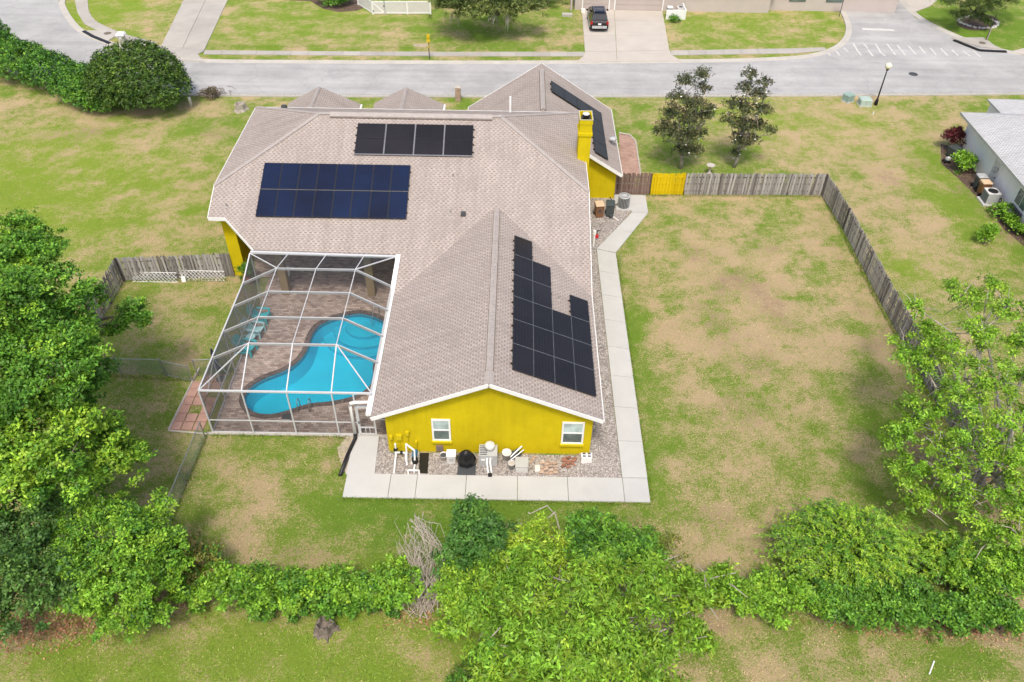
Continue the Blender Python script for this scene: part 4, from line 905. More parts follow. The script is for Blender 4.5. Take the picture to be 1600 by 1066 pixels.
def chain_fence(label, a, b, h=1.25, name='chain_link_fence', cat='fence', frame=False, step=.11):
    a, b = np.array(a), np.array(b); L = np.linalg.norm(b-a); d = (b-a)/L; t = thing(name, label, cat, (*a, 0), 0, 'chain-link fence pieces')
    n = max(1, round(L/2.6))
    for i in range(n+1): p = a+d*L*i/n; obj('post', MB().tube([(*p,0),(*p,h+.06)], .035), m['galv'], t)
    obj('top_rail', MB().tube([(*a,h),(*b,h)], .025), m['galv'], t)
    if frame: obj('bottom_rail', MB().tube([(*a,.1),(*b,.1)], .022), m['galv'], t)
    mb = MB(); P_ = lambda u, z: (a[0]+d[0]*u, a[1]+d[1]*u, z)
    k = -h
    while k < L:
        for s in (1, -1):
            u0, u1 = (k, k+h) if s > 0 else (k+h, k); z0, z1 = .05, h
            lo, hi = (max(0, -u0/(u1-u0)) if s > 0 else max(0, (u0-L)/(h)), min(1, (L-u0)/h) if s > 0 else min(1, u0/h))
            if hi - lo > .03: mb.beam(P_(u0+(u1-u0)*lo, z0+(z1-z0)*lo), P_(u0+(u1-u0)*hi, z0+(z1-z0)*hi), .006, .006)
        k += step
    o = obj('wire_mesh', mb, m['galv'], t); o['kind'] = 'stuff'; return t
chain_fence('chain-link fence running from the big leafy tree to the gate', (-24.5,32.4), (-19.55,32.3))
chain_fence('narrow chain-link gate in the fence beside the navy umbrella', (-19.4,32.25), (-17.85,31.85), 1.2, 'chain_link_gate', 'gate', True)
chain_fence('short chain-link piece between the gate and the screen cage', (-17.7,32.3), (-15.95,32.5))
chain_fence('chain-link fence running from the cage corner down to the hedge', (-15.95,27.75), (-16.05,21.6))

# ================================================================== CLUTTER ALONG THE GABLE WALL
Gz = .03
def at(zx, zy, z=Gz): return G(590+zx/4.324, 670+zy/4.324, z)
t = thing('pool_pump', 'blue and black pool pump with white pipes on the gravel', 'pool pump', at(255,235))
c = np.array(at(255,225)); obj('motor', MB().tube([c+(-.05,.1,.22), c+(-.05,.55,.22)], .14, 14), m['blue'], t); obj('strainer', MB().lathe(c+(0,-.08,.05), [(.14,0),(.16,.2),(.17,.22),(.17,.3),(.1,.36),(.02,.37)], 14), m['black'], t); obj('base', MB().cbox(c+(-.05,.25,.03), (.35,.8,.05)), m['ltgrey'], t)
tp = np.array(at(255,250)); pp = [((.0,-.15,.25),(.0,-.5,.25)),((0,-.5,.25),(0,-.5,.05)),((-.3,-.5,.25),(.25,-.5,.25)),((-.3,-.5,.25),(-.3,-.55,0)),((.25,-.5,.25),(.25,-.55,0)),((0,.0,.45),(0,.2,.95)),((0,.2,.95),(-.45,.5,1.1)),((-.45,.5,1.1),(-.45,.35,.0))]
for a, b in pp: obj('pipe', MB().tube([tp+a, tp+b], .045, 8), m['white'], t)
t = thing('pool_plumbing', 'upright white pool pipes with black valves beside the ramp', 'pipes', at(125,300))
q = np.array(at(120,250)); 
for a, b in (((0,-.55,.05),(0,.6,.35)),((0,.6,.0),(0,.6,1.0)),((0,.45,.5),(.5,.45,.5)),((.5,.45,.5),(.6,.0,.05)),((0,.6,.5),(0,.45,.5))): obj('pipe', MB().tube([q+a, q+b], .045, 8), m['white'], t)
obj('valve', MB().cbox(q+(0,.55,.6), (.2,.14,.12)), m['black'], t); obj('valve', MB().cbox(q+(.3,.45,.5), (.14,.14,.14)), m['black'], t)
one('rubber_mat', MB().prism([at(285,165)[:2],at(348,165)[:2],at(338,303)[:2],at(278,300)[:2]], .03, .05), m['black'], 'black rubber mat beside the pool pump', 'mat')
def bucket(zx, zy, r, h, mat, inner, label, name='bucket', cat='bucket'):
    c = at(zx, zy); t = thing(name, label, cat, c); obj('pail', MB().lathe(c, [(r*.8,0),(r,h),(r*1.06,h),(r*1.06,h-.03),(r*.94,h-.03),(r*.78,.03)], 18), m[mat], t, True)
    obj('contents', MB().lathe(np.add(c,(0,0,h*.8)), [(r*.93,0),(r*.9,.015)], 18), m[inner], t); obj('handle', MB().tube([np.add(c,(r*1.05*math.cos(a),-.04-r*.4*math.sin(a),h-.03-abs(math.sin(a))*.12)) for a in np.linspace(0,math.pi,9)], .008, 5), m['dkgrey'], t); return t
bucket(447,205,.19,.36,'ltgrey','dkgrey','grey bucket of dark water under the left gable window')
bucket(872,200,.24,.48,'ltgrey','ltgrey','tall white drum against the wall beside the pool heater', 'drum', 'drum')
bucket(905,262,.19,.38,'grey','stone','grey bucket in front of the white drum')
c = np.array(at(500,215)); t = thing('cooler', 'upright white plastic bin beside the grey bucket', 'bin', c); obj('body', MB().cbox(c+(0,0,.28), (.42,.4,.56), 0, 1.1), m['ltgrey'], t); obj('lid', MB().cbox(c+(0,0,.58), (.48,.46,.05)), m['white'], t); obj('label_plate', MB().cbox(c+(0,-.225,.33), (.2,.012,.2)), m['grey'], t)
c = np.array(at(600,295)); one('grill_mat', MB().cbox((c[0],c[1]+.05,.045), (.92,1.15,.025)), m['dkgrey'], 'dark grey mat under the covered grill', 'mat')
g = np.array(at(600,250,.06)); t = thing('covered_grill', 'barbecue grill wrapped in a shiny black cover on a grey mat', 'grill', g)
bm = bmesh.new(); bmesh.ops.create_icosphere(bm, subdivisions=4, radius=1)
rs = np.random.default_rng(3)
for v in bm.verts:
    a = math.atan2(v.co.y, v.co.x); fold = 1 + .05*math.sin(7*a+2*v.co.z) + .035*math.sin(13*a+1)
    zz = v.co.z; x, y = v.co.x*fold*.47, v.co.y*fold*.36; s = 1.0 if zz < .1 else 1-.25*zz
    v.co = (g[0]+x*s*(1.05 if zz < 0 else 1), g[1]+.08+y*s, max(.06, .06+(zz+.75)*.62 + .02*math.sin(9*a)))
me = bpy.data.meshes.new('cover'); bm.to_mesh(me); bm.free()
for p in me.polygons: p.use_smooth = True
me.materials.append(M('shiny_black_cover', (.01,.01,.011), .28, .2, 5, bump=.4, bs=6)); me.transform(Matrix.Translation(-g)); o = bpy.data.objects.new('cover', me); col.objects.link(o); o.parent = t
for sx in (-.25,.25): obj('foot', MB().cbox(g+(sx,.05,.04), (.08,.08,.1)), m['black'], t)
c = np.array(at(747,245)); t = thing('pool_heater', 'grey pool heater box with round fan top and two white pipes', 'pool heater', c)
obj('case', MB().cbox(c+(0,.3,.4), (.92,.75,.8)), m['grey'], t)
for k in range(6): obj('louvre', MB().cbox(c+(-.22,.32,.815), (.4,.02,.02), 0) if False else MB().box(c[0]-.42,c[1]+.0+k*.11,.8+Gz,c[0]-.05,c[1]+.03+k*.11,.83+Gz), m['dkgrey'], t)
obj('fan_dome', MB().lathe(c+(.08,.45,.8), [(.26,0),(.26,.22),(.23,.3),(.1,.34),(.02,.34)], 20), m['ltgrey'], t, True)
for sx in (-.05,.12): obj('pipe', MB().tube([c+(sx,-.05,.6), c+(sx,-.3,.55), c+(sx+.08,-.6,.05)], .045, 8), m['white'], t)
obj('valve', MB().cbox(c+(.12,-.72,.1), (.2,.16,.14)), m['black'], t); obj('nameplate', MB().cbox(c+(-.25,-.082,.5), (.2,.012,.12)), m['white'], t)
c = np.array(at(935,180)); t = thing('rolled_hose', 'black and green hose coiled by the white drum', 'hose', c)
obj('coil', MB().tube([c+(.28*math.cos(a)*(1-a/60), .2*math.sin(a)*(1-a/60), .05+a*.01) for a in np.linspace(0, 18, 60)], .035, 6), m['bingreen'], t, True)
obj('pole', MB().tube([c+(-.4,-.35,.1), c+(.3,.2,.5)], .05, 8), m['galv'], t); obj('pole', MB().tube([c+(-.3,-.4,.06), c+(.4,.05,.4)], .035, 8), m['galv'], t); obj('pole', MB().tube([c+(-.5,-.3,.05), c+(.2,.3,.35)], .045, 8), m['bingreen'], t)
c = np.array(at(973,285)); t = thing('storage_box', 'plain grey storage box with sloping lid beside the bricks', 'box', c)
obj('body', MB().cbox(c+(0,.2,.2), (.62,.62,.4)), m['ltgrey'], t); obj('lid', MB().cbox(c+(0,.2,.43), (.66,.66,.06)), m['grey'], t)
brk = meshof('brick', MB().cbox((0,0,0), (.24,.12,.07)), m['palebrick']); brk2 = meshof('brick', MB().cbox((0,0,0), (.24,.12,.07)), m['brick'])
spots = [(1110+ (i%4)*30+random.uniform(-5,5), 240+(i//4)*22+random.uniform(-3,3)) for i in range(16)] + [(1050,210),(1040,225),(1060,195),(1205,295),(1150,225),(1195,235)]
for i, (a, b) in enumerate(spots):
    lay = Gz+.035 + (.072 if i % 3 == 0 and i < 16 else 0)
    o = piece('brick', brk, None, (*at(a, b)[:2], lay), (0,0,random.gauss(.05,.12) if i < 16 else random.uniform(0,3)))
    tag(o, 'pale orange brick lying in the loose pile beside the grey storage box', 'brick', 'pale bricks on the gravel')
for i in range(11):
    o = piece('brick', brk2, None, (*at(1262+(i%3)*32+random.uniform(-6,6), 205+(i//3)*18)[:2], Gz+.035+.07*(i%2)), (0,0,random.gauss(.3,.4)))
    tag(o, 'dark red brick in the scattered heap under the right gable window', 'brick', 'red bricks under the right window')
c = at(1080,277); one('cinder_tile', MB().cbox(np.add(c,(0,0,.06)), (.26,.42,.1)), m['ltgrey'], 'pale concrete paver standing next to the orange bricks', 'paver')
c = np.array(at(1410,232)); t = thing('breeze_block', 'white decorative breeze block at the right corner of the gable wall', 'block', c); mb = MB()
obj('block', MB().cbox(c+(0,.16,.22), (.55,.3,.44)), m['white'], t)
for sx in (-.13,.13):
    for sy in (.09,.25): obj('opening', MB().cbox(c+(sx,sy,.441), (.16,.1,.01)), m['dkgrey'], t)
# boxes on the wall
for zx, zy, sx, sz, lab in ((90,62,.17,.26,'small yellow painted timer box at the wall corner'),(145,60,.28,.36,'yellow painted breaker box between two smaller boxes'),(200,35,.18,.28,'yellow painted switch box highest on the wall'),(262,95,.09,.2,'small yellow painted outlet low on the wall')):
    p = GY(590+zx/4.324, 670+zy/4.324, 27.02); t = thing('wall_box', lab, 'electrical box', (p[0],27.05,p[2]-sz/2))
    obj('box', MB().box(p[0]-sx/2,26.98,p[2]-sz/2,p[0]+sx/2,27.115,p[2]+sz/2), m['yellow'], t); obj('cover', MB().box(p[0]-sx/2+.02,26.965,p[2]-sz/2+.03,p[0]+sx/2-.02,26.979,p[2]+sz/2-.03), m['yellow_dk'], t)
    obj('conduit', MB().tube([(p[0],27.08,max(.02,p[2]-sz/2-.7)),(p[0],27.08,p[2]-sz/2)], .018, 6), m['yellow_dk'], t)

# ================================================================== BINS AND AIR CONDITIONER BY THE CHIMNEY
def bin_(c, rz, body, lid, label, open_=False):
    t = thing('wheelie_bin', label, 'bin', c, rz); q = lambda n_, mb, mt: piece(n_, meshof(n_, mb, m[mt]), t, (0,0,0))
    q('body', MB().cbox((0,0,.55), (.5,.55,.95), 0, 1.18), body); q('rim', MB().cbox((0,0,1.02), (.64,.7,.05)), body)
    q('lid', MB().cbox((0,0,1.08), (.64,.72,.07), 0, .9), lid)
    q('handle', MB().tube([(-.25,.38,1.0),(-.25,.46,1.02),(.25,.46,1.02),(.25,.38,1.0)], .02, 6), body)
    for s in (-1,1): q('wheel', MB().tube([(s*.24,.3,.13),(s*.32,.3,.13)], .13, 14), 'black')
    q('label_plate', MB().box(-.1,-.31,.5,.1,-.285,.75), 'dkgrey'); return t
bin_(G(935,338), R(8), 'binbrown', 'binlid', 'brown wheelie bin with tan lid on the gravel beside the chimney wall')
bin_(G(952,337), R(-5), 'bingreen', 'bingreen', 'dark green wheelie bin between the brown bin and the air conditioner')
c = np.array(G(974,325)); t = thing('air_conditioner', 'round grey air conditioner on a pad beside the yellow garage wall', 'air conditioner', c)
obj('pad', MB().cbox(c+(0,.1,.05), (1.1,1.0,.1)), m['concrete'], t); obj('case', MB().lathe(c+(0,.1,.1), [(.4,0),(.42,.03),(.42,.82),(.40,.88),(.28,.9),(.28,.84),(.05,.84)], 24), m['dkgrey'], t, True)
for k in range(24): obj('grille_bar', MB().box(c[0]+.425*math.cos(k*.2618)-.012,c[1]+.1+.425*math.sin(k*.2618)-.012,.14,c[0]+.425*math.cos(k*.2618)+.012,c[1]+.1+.425*math.sin(k*.2618)+.012,.9), m['grey'], t)
obj('top_ring', MB().lathe(c+(0,.1,.98), [(.43,-.06),(.44,0),(.30,.02),(.29,-.02)], 24), m['grey'], t, True); obj('pipe', MB().tube([c+(-.4,.1,.3),c+(-.7,0,.2),c+(-.9,.3,.5),c+(-1.0,.5,.6)], .04, 6), m['black'], t)
obj('slab', MB().prism([G(960,305)[:2],G(980.5,305.5)[:2],G(984,316)[:2],G(960,318)[:2]], -.03, .06), m['concrete'], wk)
t = thing('garden_tap', 'black standpipe with red tap on the gravel by the bend of the walk', 'tap', G(932,372)); c = np.array(G(932,372)); obj('pipe', MB().tube([c,c+(0,0,.6)], .035), m['black'], t); obj('cross_bar', MB().tube([c+(-.2,0,.6),c+(.25,0,.62)], .03), m['black'], t); obj('valve', MB().cbox(c+(0,-.05,.2), (.22,.2,.2)), m['redplastic'], t)
c = np.array(G(927,385)); t = thing('utility_riser', 'white utility riser pipe beside the gravel and the roof edge', 'pipe', c); obj('pipe', MB().tube([c,c+(0,0,1.1)], .07), m['white'], t); obj('box', MB().cbox(c+(0,0,1.15), (.2,.18,.3)), m['white'], t)
c = np.array(G(958,342)); t = thing('leaf_blower', 'grey and black garden blower lying in front of the green bin', 'blower', c); obj('motor', MB().cbox(c+(-.15,.1,.15), (.3,.3,.28), .4, .8), m['dkgrey'], t); obj('nozzle', MB().tube([c+(0,0,.14),c+(.35,-.3,.06)], [.07,.045]), m['ltgrey'], t)
c = np.array(G(1108,272)); t = thing('bird_bath', 'small stone bird bath behind the fence between the two magnolias', 'bird bath', c); obj('pedestal', MB().lathe(c, [(.22,0),(.2,.08),(.09,.2),(.08,.55),(.14,.66)], 14), m['stone'], t, True); obj('bowl', MB().lathe(c+(0,0,.64), [(.1,0),(.32,.12),(.34,.15),(.3,.15),(.05,.06)], 16), m['stone'], t, True)

# ================================================================== STREET FURNITURE
c = np.array(G(1368,164)); t = thing('street_lamp', 'black street lamp with a pale globe on the verge', 'street lamp', c)
obj('base', MB().lathe(c, [(.16,0),(.16,.25),(.12,.5),(.07,.62)], 12), m['black'], t, True); obj('pole', MB().tube([c+(0,0,.55),c+(0,0,3.2)], [.065,.05], 10), m['black'], t, True); obj('collar', MB().lathe(c+(0,0,3.15), [(.06,0),(.14,.12),(.15,.16)], 12), m['black'], t); obj('globe', MB().lathe(c+(0,0,3.3), [(.12,0),(.27,.16),(.29,.32),(.22,.46),(.08,.52),(.03,.58)], 16), m['globe'], t, True)
def cab(px, py, d, body, lid, label, rz):
    c = G(px, py); t = thing('transformer_box', label, 'utility box', c, rz); q = lambda n_, mb, mt: piece(n_, meshof(n_, mb, m[mt]), t, (0,0,0))
    q('case', MB().cbox((0,0,d[2]/2), d, 0, .97), body); q('lid', MB().cbox((0,.02,d[2]+.04), (d[0]+.06,d[1]+.06,.1), 0, .86), lid); q('door_seam', MB().box(-.008,-d[1]/2-.004,.08,.008,-d[1]/2+.02,d[2]-.06), 'dkgrey'); q('pad', MB().cbox((0,0,.03), (d[0]+.15,d[1]+.15,.07)), 'stone')
cab(1324,158,(.75,.7,.6),'greenbox','greenbox','small green utility cabinet tilted on the verge', .5)
cab(1350,164,(1.0,.8,.55),'greenlid','greenlid','wide pale green transformer box next to the street lamp', 0)
c = np.array(G(1364,179)); one('marker_stake', MB().tube([c,c+(0,0,.25)], .04), m['white'], 'short white marker stake below the street lamp', 'stake')
def post_sign(px, py, h, label, plate):
    c = np.array(G(px, py)); t = thing('street_sign', label, 'sign', c); obj('pole', MB().tube([c,c+(0,0,h)], .04), m['dkgrey'], t); plate(c, t); return t
def yel_plate(c, t):
    for z in (1.9, 2.25): obj('sign_plate', MB().cbox(c+(0,-.05,z), (.3,.03,.42), 0), m['signyellow'], t)
    obj('name_blade', MB().cbox(c+(-.75,0,1.35), (1.3,.03,.14)), m['stone'], t); obj('name_blade', MB().cbox(c+(0,0,1.35), (.05,.9,.14)), m['signyellow'], t)
post_sign(671,93,2.4,'yellow warning sign with a pale name blade on the grass verge', yel_plate)
def stop_plate(c, t): obj('sign_plate', MB().tube([c+(0,.06,2.5),c+(0,.09,2.5)], .4, 8), m['dkgrey'], t)
post_sign(1311,26,2.9,'octagonal street sign seen from behind at the side street corner', stop_plate)
c = np.array(G(1541,64)); t = thing('street_sign', 'thin wooden post with a dark rod by the storm drain', 'post', c); obj('pole', MB().box(c[0]-.05,c[1]-.05,0,c[0]+.05,c[1]+.05,1.5), m['pale_bark'], t); obj('rod', MB().tube([c+(-.08,0,0),c+(.02,.1,2.6)], .04), m['black'], t)
# brick mailbox pillar and white mailbox pillar
c = np.array(G(716,157)); t = thing('brick_mailbox', 'narrow brick mailbox pillar at the kerb in front of the house', 'mailbox', c)
bw = meshof('brick', MB().cbox((0,0,0), (.235,.115,.075)), m['palebrick']); obj('core', MB().box(c[0]-.215,c[1]-.215,0,c[0]+.215,c[1]+.215,1.25), m['stone'], t)
for r in range(14):
    for sx, sy, rz in ((-.12,-.19,0),(.12,-.19,0),(-.12,.19,0),(.12,.19,0),(-.19,0,R(90)),(.19,0,R(90))): piece('brick', bw, t, (sx,sy,.05+r*.088), (0,0,rz))
obj('cap', MB().cbox(c+(0,0,1.3), (.55,.55,.1), 0, .5), m['stone'], t); obj('letter_box', MB().cbox(c+(0,.22,1.0), (.2,.06,.22)), m['dkgrey'], t)
c = np.array(G(194,71)); t = thing('mailbox_pillar', 'white stucco mailbox pillar with wide cap by the road bend', 'mailbox', c)
obj('base', MB().cbox(c+(0,0,.12), (.75,.75,.24)), m['wallwhite'], t); obj('shaft', MB().cbox(c+(0,0,.65), (.5,.5,.85)), m['stone'], t); obj('cap', MB().cbox(c+(0,0,1.15), (.8,.8,.18), 0, .8), m['white'], t); obj('letter_box', MB().cbox(c+(0,-.28,.85), (.25,.1,.25)), m['ltgrey'], t)
c = np.array(G(299,166)); one('utility_pedestal', MB().lathe(c, [(.13,0),(.13,.75),(.1,.85),(.02,.88)], 12), m['ltgrey'], 'short pale grey utility pedestal beside the big round bush', 'pedestal', smooth=True)

# ================================================================== CAR ON THE FAR DRIVEWAY
def car(loc, rz, label):
    t = thing('parked_car', label, 'car', loc, rz); q = lambda n_, mb, mt, par=None: piece(n_, meshof(n_, mb, m[mt]), par or t, (0,0,0))
    # side profile extruded, shoulders drawn in; -y is the rear
    def loft(secs, mt, name):
        mb = MB(); n_ = len(secs[0]); 
        for s in secs: mb.v += s
        k = len(secs)
        mb.f = [(i*n_+j, i*n_+(j+1)%n_, (i+1)*n_+(j+1)%n_, (i+1)*n_+j) for i in range(k-1) for j in range(n_)] + [tuple(range(n_))[::-1], tuple((k-1)*n_+j for j in range(n_))]
        o = q(name, mb, mt); md = o.modifiers.new('bevel', 'BEVEL'); md.width = .05; md.segments = 2; md.angle_limit = R(35); return o
    def sec(y, w, z0, z1, t=.12): return [(-w,y,z0),(w,y,z0),(w*1.01,y,(z0+z1)/2),(w-t,y,z1),(-w+t,y,z1),(-w*1.01,y,(z0+z1)/2)]
    loft([sec(-2.4,.86,.45,.95),sec(-2.3,.93,.35,1.12),sec(-1.2,.95,.3,1.16),sec(.6,.95,.3,1.15),sec(1.6,.93,.3,1.08),sec(2.25,.86,.35,.95),sec(2.42,.78,.45,.8)], 'carblack', 'body')
    def cs(y, w, z): return [(-w-.1,y[0],1.12),(w+.1,y[0],1.12),(w,y[1],z),(-w,y[1],z)]
    c0 = MB(); B_ = [(-.84,-2.28,1.1),(.84,-2.28,1.1),(.84,.85,1.13),(-.84,.85,1.13)]; T_ = [(-.66,-1.95,1.74),(.66,-1.95,1.74),(.66,.1,1.78),(-.66,.1,1.78)]
    c0.add(B_+T_, [(0,1,5,4),(1,2,6,5),(2,3,7,6),(3,0,4,7),(4,5,6,7)]); cb = q('cabin', c0, 'carblack')
    def pane(a, b, c_, d, off): q('window', MB().add([tuple(np.add(v, off)) for v in (a,b,c_,d)], [(0,1,2,3)]), 'darkglass', cb)
    L_ = lambda a, b, u: tuple(np.array(a)*(1-u)+np.array(b)*u)
    pane(L_(B_[0],T_[0],.25), L_(B_[1],T_[1],.25), L_(B_[1],T_[1],.9), L_(B_[0],T_[0],.9), (0,-.012,.008)); pane(L_(B_[2],T_[2],.12), L_(B_[3],T_[3],.12), L_(B_[3],T_[3],.92), L_(B_[2],T_[2],.92), (0,.012,.008))
    for s, i, j in ((-1,0,3),(1,1,2)): pane(L_(L_(B_[i],T_[i],.2),L_(B_[j],T_[j],.2),.1), L_(L_(B_[i],T_[i],.2),L_(B_[j],T_[j],.2),.85), L_(L_(B_[i],T_[i],.9),L_(B_[j],T_[j],.9),.88), L_(L_(B_[i],T_[i],.9),L_(B_[j],T_[j],.9),.08), (s*.012,0,.006))
    for s in (-1, 1):
        rr = q('roof_rail', MB().tube([(s*.55,-1.7,1.78),(s*.57,-1.55,1.87),(s*.57,-.2,1.88),(s*.55,-.02,1.8)], .03, 6), 'rail')
        q('tail_light', MB().cbox((s*.82,-2.36,.95), (.2,.1,.3)), 'red'); q('mirror', MB().cbox((s*1.06,.72,1.16), (.2,.12,.16)), 'carblack'); q('head_light', MB().cbox((s*.66,2.36,.78), (.3,.1,.16)), 'ltgrey')
        for y in (-1.45, 1.45):
            wh = q('wheel', MB().tube([(s*.72,y,.36),(s*.94,y,.36)], .36, 18), 'black'); q('rim', MB().tube([(s*.945,y,.36),(s*.955,y,.36)], .23, 14), 'grey', wh)
    for y in (-1.35,-.95,-.5): q('cross_bar', MB().box(-.56,y-.05,1.86,.56,y+.05,1.9), 'rail')
    q('roof_panel', MB().box(-.45,-1.75,1.76,.45,.0,1.8), 'solar_blue'); q('bumper', MB().cbox((0,-2.42,.55), (1.5,.12,.24)), 'grey'); q('number_plate', MB().cbox((0,-2.45,.86), (.32,.02,.16)), 'white')
    return t
cg = G(938,51); car((cg[0]-.2, cg[1]+2.25, .06), R(1), 'black sport utility car with roof rack on the far driveway')

# ================================================================== HOUSE ACROSS THE STREET
hb = thing('house', 'beige house with two garage doors across the street', 'house', (13, 92, 0)); yw = G(1000,17)[1]
xL, xR = G(898,16)[0], G(1180,10)[0]+1
obj('wall', MB().box(xL, yw, 0, xR, yw+9, 2.9), m['wallbeige'], hb); obj('wall', MB().box(xR-.01, yw+.8, 0, xR+14, yw+9.2, 2.9), m['wallbeige'], hb)
for a, b, k in ((911,950,0), (961,1033,1)):
    x0, x1 = G(a,17)[0], G(b,17)[0]; gd = obj('garage_door', MB().box(x0, yw-.03, .06, x1, yw-.005, 2.3), m['garage'], hb)
    for r in range(4): obj('door_panel', MB().box(x0+.05, yw-.06, .09+r*.56, x1-.05, yw-.031, .6+r*.56), m['garage'], gd)
    obj('door_trim', MB().box(x0-.14, yw-.08, .06, x0-.02, yw-.01, 2.4).box(x1+.02, yw-.08, .06, x1+.14, yw-.01, 2.4).box(x0-.14, yw-.08, 2.32, x1+.14, yw-.01, 2.44), m['white'], gd)
def hiproof(parent, x0, y0, x1, y1, z, mat, p=.42, oh=.5):
    x0, y0, x1, y1 = x0-oh, y0-oh, x1+oh, y1+oh; w, d = x1-x0, y1-y0; h = min(w,d)/2; zr = z+h*p
    A = ((x0+h, y0+d/2, zr), (x1-h, y0+d/2, zr)) if w > d else ((x0+w/2, y0+h, zr), (x0+w/2, y1-h, zr))
    c = [(x0,y0,z),(x1,y0,z),(x1,y1,z),(x0,y1,z)]
    F = [[c[0],c[1],A[1],A[0]],[c[1],c[2],A[1]],[c[2],c[3],A[0],A[1]],[c[3],c[0],A[0]]] if w > d else [[c[0],c[1],A[0]],[c[1],c[2],A[1],A[0]],[c[2],c[3],A[1]],[c[3],c[0],A[0],A[1]]]
    for q in F: roof_face(q, m[mat], parent)
    return c, A
hiproof(hb, xL, yw, xR, yw+9, 2.95, 'grey_shingle'); hiproof(hb, xR+.6, yw+.9, xR+14, yw+9.2, 2.9, 'grey_shingle')
for k in (0, 1): obj('window', MB().box(xR+2.2+k*4, yw+.74, 1.0, xR+4+k*4, yw+.79, 2.2), m['glass'], hb)
obj('porch_step', MB().cbox((*G(886,25)[:2], .12), (1.1,.6,.24)), m['sidewalk'], hb); obj('porch_post', MB().box(xL-.5,yw-.3,0,xL-.3,yw-.1,2.9), m['wallbeige'], hb)
c = np.array(G(1058,30)); t = thing('screen_wall', 'low white privacy wall at the edge of the far driveway', 'wall', c)
obj('panel', MB().cbox(c+(-.3,-.1,.5), (1.9,.1,1.0)), m['white'], t); obj('panel', MB().cbox(c+(.75,.9,.5), (.1,2.0,1.0)), m['white'], t); obj('post', MB().cbox(c+(.75,-.1,.55), (.16,.16,1.1)), m['white'], t)
bin_(G(1045,27), 0, 'dkgrey', 'ltgrey', 'dark wheelie bin with pale lid behind the white privacy wall'); 
c = np.array(G(1062,23)); t = thing('air_conditioner', 'pale air conditioner behind the white privacy wall across the street', 'air conditioner', c); obj('case', MB().cbox(c+(0,0,.4), (.75,.75,.8)), m['ltgrey'], t); obj('fan_ring', MB().lathe(c+(0,0,.8), [(.3,0),(.3,.04),(.24,.04),(.22,.0)], 16), m['grey'], t)
c = np.array(G(911,20)); one('newspaper_box', MB().cbox(c+(0,0,.2), (.4,.3,.4)), m['white'], 'small white box with a blue edge at the single garage door', 'box')
# white vinyl fence with gate in front of that house
def vinyl(label, a, b, h=1.35, gate=False):
    a, b = np.array(a), np.array(b); L = np.linalg.norm(b-a); d = (b-a)/L; rz = math.atan2(d[1], d[0]); t = thing('vinyl_gate' if gate else 'vinyl_fence', label, 'gate' if gate else 'fence', (*a,0), rz)
    q = lambda n_, mb, mt='white': piece(n_, meshof(n_, mb, m[mt]), t, (0,0,0))
    for x in (0, L): q('post', MB().box(x-.07,-.07,0,x+.07,.07,h+.08)); 
    for z in (.08, h-.1): q('rail', MB().box(.07,-.03,z,L-.07,.03,z+.12))
    n_ = max(2, int(L/.16)); bd = meshof('board', MB().box(0,-.012,0,(L-.14)/n_-.008,.012,h-.3), m['ltgrey'])
    for i in range(n_): piece('board', bd, t, (.07+i*(L-.14)/n_, 0, .2))
    if gate: q('brace', MB().beam((.1,-.035,h-.15),(L-.1,-.035,.2),.02,.1)); q('hinge', MB().box(.0,-.09,.3,.12,-.05,.42), 'black'); q('latch', MB().box(L-.12,-.09,.8,L,-.05,.95), 'black')
V0, V1, V2, V3, V4 = [G(*p)[:2] for p in ((560,8),(583,22.5),(602,22.5),(637,22.5),(673,22.5))]
vinyl('white vinyl fence panel angled back towards the dark shrubs', V0, V1); vinyl('white vinyl gate with diagonal brace', V1, V2, gate=True)
vinyl('white vinyl fence panel next to the braced gate', V2, V3); vinyl('white vinyl fence panel ending at the mossy oak', V3, V4)

# ================================================================== WHITE NEIGHBOUR HOUSE
nb = thing('house', 'white stucco house with grey shingle roof on the next lot', 'house', (36, 54, 0))
nx0 = 36.15; ny1 = 60.0
obj('wall', MB().box(nx0, 38, 0, 50, ny1, 2.85), m['wallwhite'], nb); obj('wall', MB().box(39.2, ny1-.01, 0, 50, 63.2, 2.7), m['wallwhite'], nb)
hiproof(nb, nx0, 38, 50, ny1, 2.9, 'grey_shingle', .42, .6); hiproof(nb, 39.4, 56, 50, 62.6, 2.85, 'grey_shingle', .42, .6)
for z, a, b in ((2.83, (nx0-.62,37.4), (nx0-.62,ny1+.6)),): obj('fascia', MB().beam((*a,z),(*b,z),.04,.2), m['grey'], nb)
def onwall(px, py): 
    d = _ray(px, py); t = nx0/d[0]; return (nx0, d[1]*t, CAMH + d[2]*t)
p0 = onwall(1558,262); p1 = onwall(1573,256)
dd = obj('door', MB().box(nx0-.03,p0[1]-.45,.08,nx0-.005,p0[1]+.45,2.1), m['ltgrey'], nb); obj('knob', MB().lathe((nx0-.06,p0[1]-.35,1.0), [(.04,0),(.05,.05),(.02,.09)], 8), m['dkgrey'], dd); obj('door_trim', MB().box(nx0-.05,p0[1]-.55,.05,nx0-.01,p0[1]-.46,2.2).box(nx0-.05,p0[1]+.46,.05,nx0-.01,p0[1]+.55,2.2), m['white'], dd)
p = onwall(1590,318); wn = obj('window', MB().box(nx0-.05,p[1]-1.1,.95,nx0-.01,p[1]+.5,2.25), m['white'], nb); obj('pane', MB().box(nx0-.06,p[1]-1.0,1.05,nx0-.051,p[1]-.33,2.15).box(nx0-.06,p[1]-.27,1.05,nx0-.051,p[1]+.4,2.15), m['glass'], wn); obj('window_box', MB().box(nx0-.25,p[1]-1.1,.6,nx0-.06,p[1]+.4,.85), m['dkgrey'], wn)
